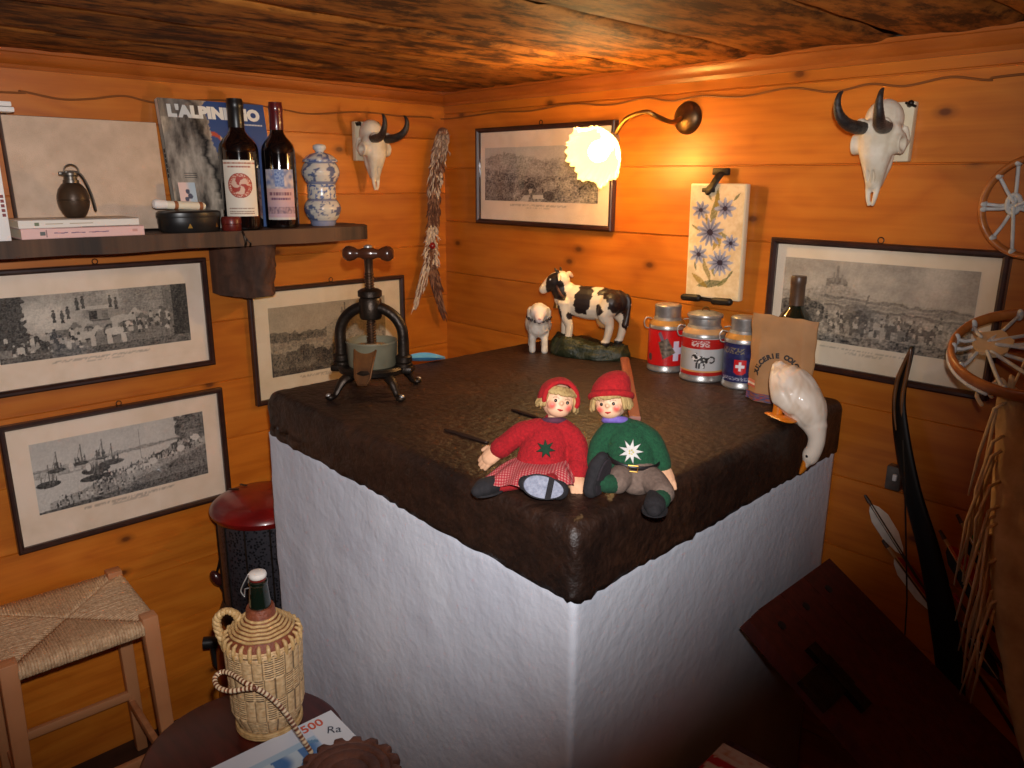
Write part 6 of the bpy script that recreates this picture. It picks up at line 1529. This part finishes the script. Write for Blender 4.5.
# ------------------------------------------------------------------ red lidded paraffin heater
ht = thing('paraffin_heater', 'black mesh heater with red enamelled lid between left wall and stove', 'heater', (.215, -.800, 0), (0, 0, math.radians(40)))
HT = EYE-.79
m = M(); m.lathe([(0, HT), (.05, HT-.002), (.095, HT-.010), (.121, HT-.020), (.132, HT-.031), (.135, HT-.038), (.132, HT-.047), (.125, HT-.055), (.12, HT-.055), (0, HT-.050)], 56); obj('lid', m, red_m, ht)
m = M()
for a in (2.6, 3.0): m.box((.085*math.cos(a), .085*math.sin(a), HT-.0045), (.030, .006, .003), rot=(0, .12, a), bev=.001)
obj('lid_slots', m, black_m, ht)
meshm, nt, bb = new_mat('black_wire_mesh'); tc = N(nt, 'ShaderNodeTexCoord'); vo = N(nt, 'ShaderNodeTexVoronoi'); vo.inputs['Scale'].default_value = 130; nt.links.new(tc.outputs['Object'], vo.inputs[0])
rp = ramp(nt, vo.outputs['Distance'], [(.25, C(20, 20, 24)), (.5, C(70, 68, 74))]); nt.links.new(rp.outputs[0], bb.inputs['Base Color']); bb.inputs['Roughness'].default_value = .4; bb.inputs['Metallic'].default_value = .5
m = M(); m.lathe([(.116, HT-.30), (.118, HT-.29), (.118, HT-.07), (.116, HT-.055)], 64); obj('mesh_drum', m, meshm, ht)
for i in range(12):
    a = 2*PI*i/12; m = M(); m.tube([(.119*math.cos(a), .119*math.sin(a), HT-.30), (.119*math.cos(a), .119*math.sin(a), HT-.05)], .0022, n=6); obj('cage_wire', m, iron_m, ht)
m = M(); m.lathe([(0, HT-.36), (.10, HT-.36), (.13, HT-.35), (.135, HT-.33), (.125, HT-.305), (.112, HT-.298), (0, HT-.298)], 48); obj('burner_plate', m, iron_m, ht)
m = M(); m.lathe([(0, .06), (.13, .06), (.15, .075), (.155, .10), (.152, HT-.44), (.14, HT-.40), (.10, HT-.36), (0, HT-.36)], 48); obj('red_tank', m, red_m, ht)
for i in range(3):
    a = 2*PI*i/3+.5; m = M(); m.tube([(.12*math.cos(a), .12*math.sin(a), .07), (.14*math.cos(a), .14*math.sin(a), .0)], .010, n=10); obj('foot', m, iron_m, ht)
for s in (-1, 1):
    m = M(); m.tube(spline([(s*.136, 0, HT-.05), (s*.128, 0, HT-.10), (s*.126, 0, HT-.16), (s*.140, 0, HT-.22), (s*.150, 0, HT-.26), (s*.132, 0, HT-.31)], 6), .0035, n=8, round_=True); hb_ = obj('side_bracket', m, iron_m, ht)
    m = M(); m.ell((s*.150, -.004, HT-.262), (.015, .012, .024), rot=(0, s*.5, 0)); obj('bracket_knob', m, mat('dark_red_knob', C(60, 24, 22), rough=.25, coat=.5), hb_)
kp = V((-.150, -.055, HT-.43))
m = M(); m.tube([kp+V((.02, .01, -.09)), kp+V((.004, 0, -.06)), kp+V((0, 0, 0))], [.012, .010, .010], n=12, round_=True); hk_ = obj('valve_arm', m, black_m, ht)
m = M(); m.tube([kp+V((-.022, -.008, .004)), kp+V((.014, .004, .004))], [.017, .016], n=20, round_=False); obj('valve_knob', m, black_m, hk_)

# ------------------------------------------------------------------ round side table
TZ = EYE-.972
tb_ = thing('round_side_table', 'small round dark mahogany table carrying the wicker bottle, at the bottom edge', 'table', (.868, -1.168, 0))
TR = .175
m = M(); m.lathe([(0, TZ-.030), (TR-.020, TZ-.030), (TR-.004, TZ-.026), (TR, TZ-.016), (TR-.002, TZ-.006), (TR-.010, TZ), (0, TZ)], 72); obj('table_top', m, mahog, tb_)
for i in range(3):
    a = 2*PI*i/3+.9; d = V((math.cos(a), math.sin(a), 0)); m = M()
    m.tube(spline([d*.10+V((0, 0, TZ-.03)), d*.115+V((0, 0, TZ*.7)), d*.14+V((0, 0, TZ*.35)), d*.165+V((0, 0, .002))], 6), lerp_list([.018, .014, .017, .010, .013], 19), n=12); obj('leg', m, mahog, tb_)

# ------------------------------------------------------------------ wicker covered bottle
dp = PH(270, 720, TZ)
dj = thing('wicker_demijohn', 'green glass bottle in a pale wicker jacket on the round side table', 'bottle', (dp.x, dp.y, TZ), (0, 0, math.radians(38)), scale=.87)
NH, NS = 150, 260; HB = .205
def rad(v):
    return .056+.014*sst(0, .25, v)+.006*v - .004*sst(.93, 1, v)
def weave(u, v):
    stakes = 22; bands = 5.0
    su = u*stakes; k = int(su); fu = su-k; row = v*40; rf = row-int(row)
    plain = (v < .06 or v > .965)
    blk = (int(v*4.2)+k//2) % 2 == 0
    if plain: return .0035*abs(math.sin(PI*row))+.0, 0.0
    if blk: # open twill: gaps between pale strands, their shade painted dark
        h = .0028*abs(math.sin(PI*(rf)))*(.45+.55*math.sin(PI*fu)); dark = 1.0 if (.12 < fu < .90 and rf < .52) else .0
        return h, dark
    h = .0036*math.sin(PI*fu)**.5; return h, (.75 if fu < .07 or fu > .93 else (.45 if abs(rf-.5) > .44 and fu > .5 else 0))
m = M()
def wf(u, v): r = rad(v)+weave(u, v)[0]; t_ = 2*PI*u; return (r*math.cos(t_), r*math.sin(t_), .003+HB*v)
def wc(u, v):
    h, d = weave(u, v); c = mixc(C(224, 190, 142), C(194, 154, 106), clamp(.5+nz(u*60, v*30)*.9)); return mixc(c, C(46, 32, 24), d)  # shade in the gaps of the weave goes into the colour
m.grid(NS, NH, wf, wc); m.lathe([(0, .002), (.058, .002), (.058, .005)], 48, c=C(180, 144, 92)); obj('basket_body', m, wicker_m, dj, 180)
m = M()
for i in range(4): m.tube([((.0655-.000*i)*math.cos(a), (.0655)*math.sin(a), .004+.0045*i) for a in [2*PI*j/48 for j in range(48)]][:], .0034, n=8, closed=True) if i < 3 else None
obj('base_coil', m, wick_plain, dj, 180)
# shoulder: red-brown ground, pale coils, loop border
m = M(); m.lathe([(.074, HB-.004), (.072, HB+.006), (.062, HB+.020), (.050, HB+.030), (.036, HB+.040), (.030, HB+.047), (.0285, HB+.066), (.0265, HB+.070), (0, HB+.070)], 48); obj('shoulder', m, red_wicker, dj)
for i in range(26):
    a = 2*PI*i/26; m = M(); p = V((math.cos(a), math.sin(a), 0)); m.tube([p*.0755+V((0, 0, HB-.012)), p*.0765+V((0, 0, HB+.002)), p*.0735+V((0, 0, HB+.013)), p*.068+V((0, 0, HB+.015))], [.0042, .0045, .0042, .003], n=8, round_=True); obj('border_stake', m, wick_plain, dj, 180)
for i in range(5):
    z = HB+.022+.0052*i; r = .0625-.0062*i; m = M(); m.tube([(r*math.cos(a), r*math.sin(a), z+.0008*math.sin(a*9)) for a in [2*PI*j/48 for j in range(48)]], .0033, n=8, closed=True); obj('shoulder_coil', m, wick_plain, dj, 180)
m = M(); m.tube([(.0300*math.cos(a), .0300*math.sin(a), HB+.0475) for a in [2*PI*j/40 for j in range(40)]], .0032, n=8, closed=True); obj('neck_ring', m, wick_plain, dj, 180)
hd_ = V((-math.cos(.25), -math.sin(.25), 0)); base = hd_*.070
m = M(); hp = spline([hd_*.074+V((0, 0, HB-.030)), hd_*.086+V((0, 0, HB+.012)), hd_*.088+V((0, 0, HB+.042)), hd_*.070+V((0, 0, HB+.060)), hd_*.050+V((0, 0, HB+.052)), hd_*.044+V((0, 0, HB+.034))], 8)
sd = V((-hd_.y, hd_.x, 0))
for k_ in range(3):
    m.tube([p + (sd*math.cos(i*.75+k_*2.09)+V((0, 0, 1)).cross(sd)*0 + hd_*math.sin(i*.75+k_*2.09))*.0042 for i, p in enumerate(hp)], .0055, n=8, round_=True)
obj('handle', m, wick_plain, dj, 180)
m = M(); m.lathe([(.0225, HB+.055), (.0215, HB+.075), (.0190, HB+.105), (.0175, HB+.118), (.019, HB+.120), (.019, HB+.126), (.0165, HB+.128), (0, HB+.128)], 32); obj('glass_neck', m, green_glass, dj)
m = M(); m.lathe([(.0150, HB+.128), (.0165, HB+.129), (.0165, HB+.133), (0, HB+.133)], 24); obj('red_seal', m, rust_red, dj)
m = M(); m.lathe([(0, HB+.132), (.0145, HB+.132), (.0175, HB+.135), (.018, HB+.140), (.0165, HB+.144), (.011, HB+.147), (.004, HB+.1475), (0, HB+.1475)], 28); obj('porcelain_stopper', m, mat('white_porcelain', C(226, 218, 208), rough=.2, coat=.5), dj)
m = M()
for s in (-1, 1): m.tube(spline([(-.0175, s*.004, HB+.140), (-.026, s*.012, HB+.122), (-.030, s*.016, HB+.108), (-.022, s*.0185, HB+.098)], 6), .0013, n=6, round_=True)
m.tube([(-.022, -.0185, HB+.098), (-.030, 0, HB+.104), (-.022, .0185, HB+.098)], .0013, n=6, round_=True)
obj('wire_clasp', m, steel_m, dj)

# ------------------------------------------------------------------ magazine
mc = PH(331, 711, TZ+.004); me_ = PH(205, 772, TZ+.004); xd = (me_-mc); xd.z = 0; xd.normalize(); yd = V((-xd.y, xd.x, 0))
if yd.dot(CAM-mc) < 0: yd = -yd
mw, mh = .275, .20
mo = mc + xd*mw/2 + yd*mh/2
# local x runs from the left end to the right end of the far edge; local y away from the camera
rz = math.atan2(-xd.y, -xd.x)
mag = thing('magazine', 'white magazine with blue pictures and red numerals on the side table', 'magazine', (mo.x, mo.y, TZ), (0, 0, rz))
def magc(u, v):
    c = C(212, 218, 228)
    if v < .80 and u < .80:
        k = (u*5+.35*math.sin(v*7)+.3*nz(u*5, v*5)) % 1; c = mixc(C(70, 120, 176), C(190, 210, 222), sst(.35, .75, k)) if v < .72 else C(168, 196, 216)
        if nz(u*9, v*9, 2) > .32: c = C(96, 140, 176)
    if u > .80: c = C(220, 222, 224)
    return c
m = M(); m.grid(110, 80, lambda u, v: (-mw/2+mw*u, -mh/2+mh*v, .0060), magc); m.box((0, 0, .0054), (mw, mh, .0004), c=C(212, 216, 222)); m.box((0, 0, .0004), (mw, mh, .0008), c=C(212, 216, 222)); obj('cover', m, paint_mat('glossy_print', rough=.25, coat=.3), mag, 30)
m = M(); m.box((0, 0, .003), (mw-.002, mh-.002, .0045)); obj('pages', m, white_m, mag)
def flat_text(txt, size, x, y, c, ang=0, bold=0, sx=1):
    mm = text_m(txt, size, .0002, bold, res=3); 
    for i, p in enumerate(mm.v):
        a_, b_ = p.x*sx, p.z; mm.v[i] = V((x+a_*math.cos(ang)-b_*math.sin(ang), y+a_*math.sin(ang)+b_*math.cos(ang), .0064-p.y))
    mm.c = [c]*len(mm.v); return mm
obj('red_numerals', flat_text('500', .028, mw/2-.048, mh/2-.018, C(206, 92, 66), 0, .0005), matt_paint, mag, 30)
obj('handwriting', flat_text('Ra', .026, mw/2-.022, mh/2-.052, C(60, 66, 80), math.radians(-30), 0), matt_paint, mag, 30)

# ------------------------------------------------------------------ notched wooden disc with a striped handle
gc = PH(348, 776, TZ+.018)
gd = thing('notched_disc', 'dark carved wooden disc with notched edge and striped handle on the magazine', 'disc', (gc.x, gc.y, TZ+.0065))
GR = .088; nT = 17
def tooth(a): 
    k = (a*nT/(2*PI)) % 1; return sst(.05, .32, k)*(1-sst(.68, .95, k))
m = M(); NA = nT*14; prof = [(0, 0), (.80, 0), (1.0, .002), (1.02, .010), (1.0, .017), (.93, .020), (.83, .020), (.80, .0175), (.77, .020), (.66, .0205), (.62, .018), (.58, .0205), (.42, .020), (.38, .0175), (.34, .020), (.12, .021), (0, .021)]
vs = []; fs = []
for r, z in prof:
    for j in range(NA):
        a = 2*PI*j/NA; R_t = GR*(.84+.16*tooth(a)) if r > .82 else GR*.84; rr2 = r*GR if r <= .84 else GR*.84+(r-.84)/.16*GR*.16*tooth(a)
        vs.append((rr2*math.cos(a), rr2*math.sin(a), z+.0006*nz(rr2*math.cos(a)*120, rr2*math.sin(a)*120, 1)))
for i in range(len(prof)-1):
    for j in range(NA): a = i*NA; fs.append([a+j, a+(j+1) % NA, a+NA+(j+1) % NA, a+NA+j])
m.add(vs, fs); obj('disc', m, mat('carved_dark_wood', C(112, 66, 46), C(78, 44, 32), scale=30, rough=.6, bump=.6, bscale=90), gd, 50)
hp_ = [PH(311, 752, TZ+.022), PH(298, 732, TZ+.060), PH(285, 712, TZ+.094), PH(270, 697, TZ+.124), PH(256, 688, TZ+.144), PH(244, 682, TZ+.152), PH(232, 674, TZ+.154), PH(222, 672, TZ+.152), PH(215, 678, TZ+.148), PH(218, 687, TZ+.144), PH(230, 691, TZ+.144), PH(244, 689, TZ+.148), PH(254, 688, TZ+.151)]
o_ = V((gc.x, gc.y, TZ+.0065)); hs = spline([p-o_ for p in hp_], 18)
m = M(); m.tube(hs, .0042, n=10, round_=True)
acc = [0]
for a, b_ in zip(hs[:-1], hs[1:]): acc.append(acc[-1]+(b_-a).length)
def nearest(v):
    i = min(range(len(hs)), key=lambda k: (hs[k]-v).length_squared); return acc[i]
paint(m, lambda v: C(232, 206, 168) if (nearest(v)/.0072) % 1 < .5 else C(112, 58, 34)); obj('striped_handle', m, paint_mat('copper_stripe', rough=.35, coat=.3), gd, 180)
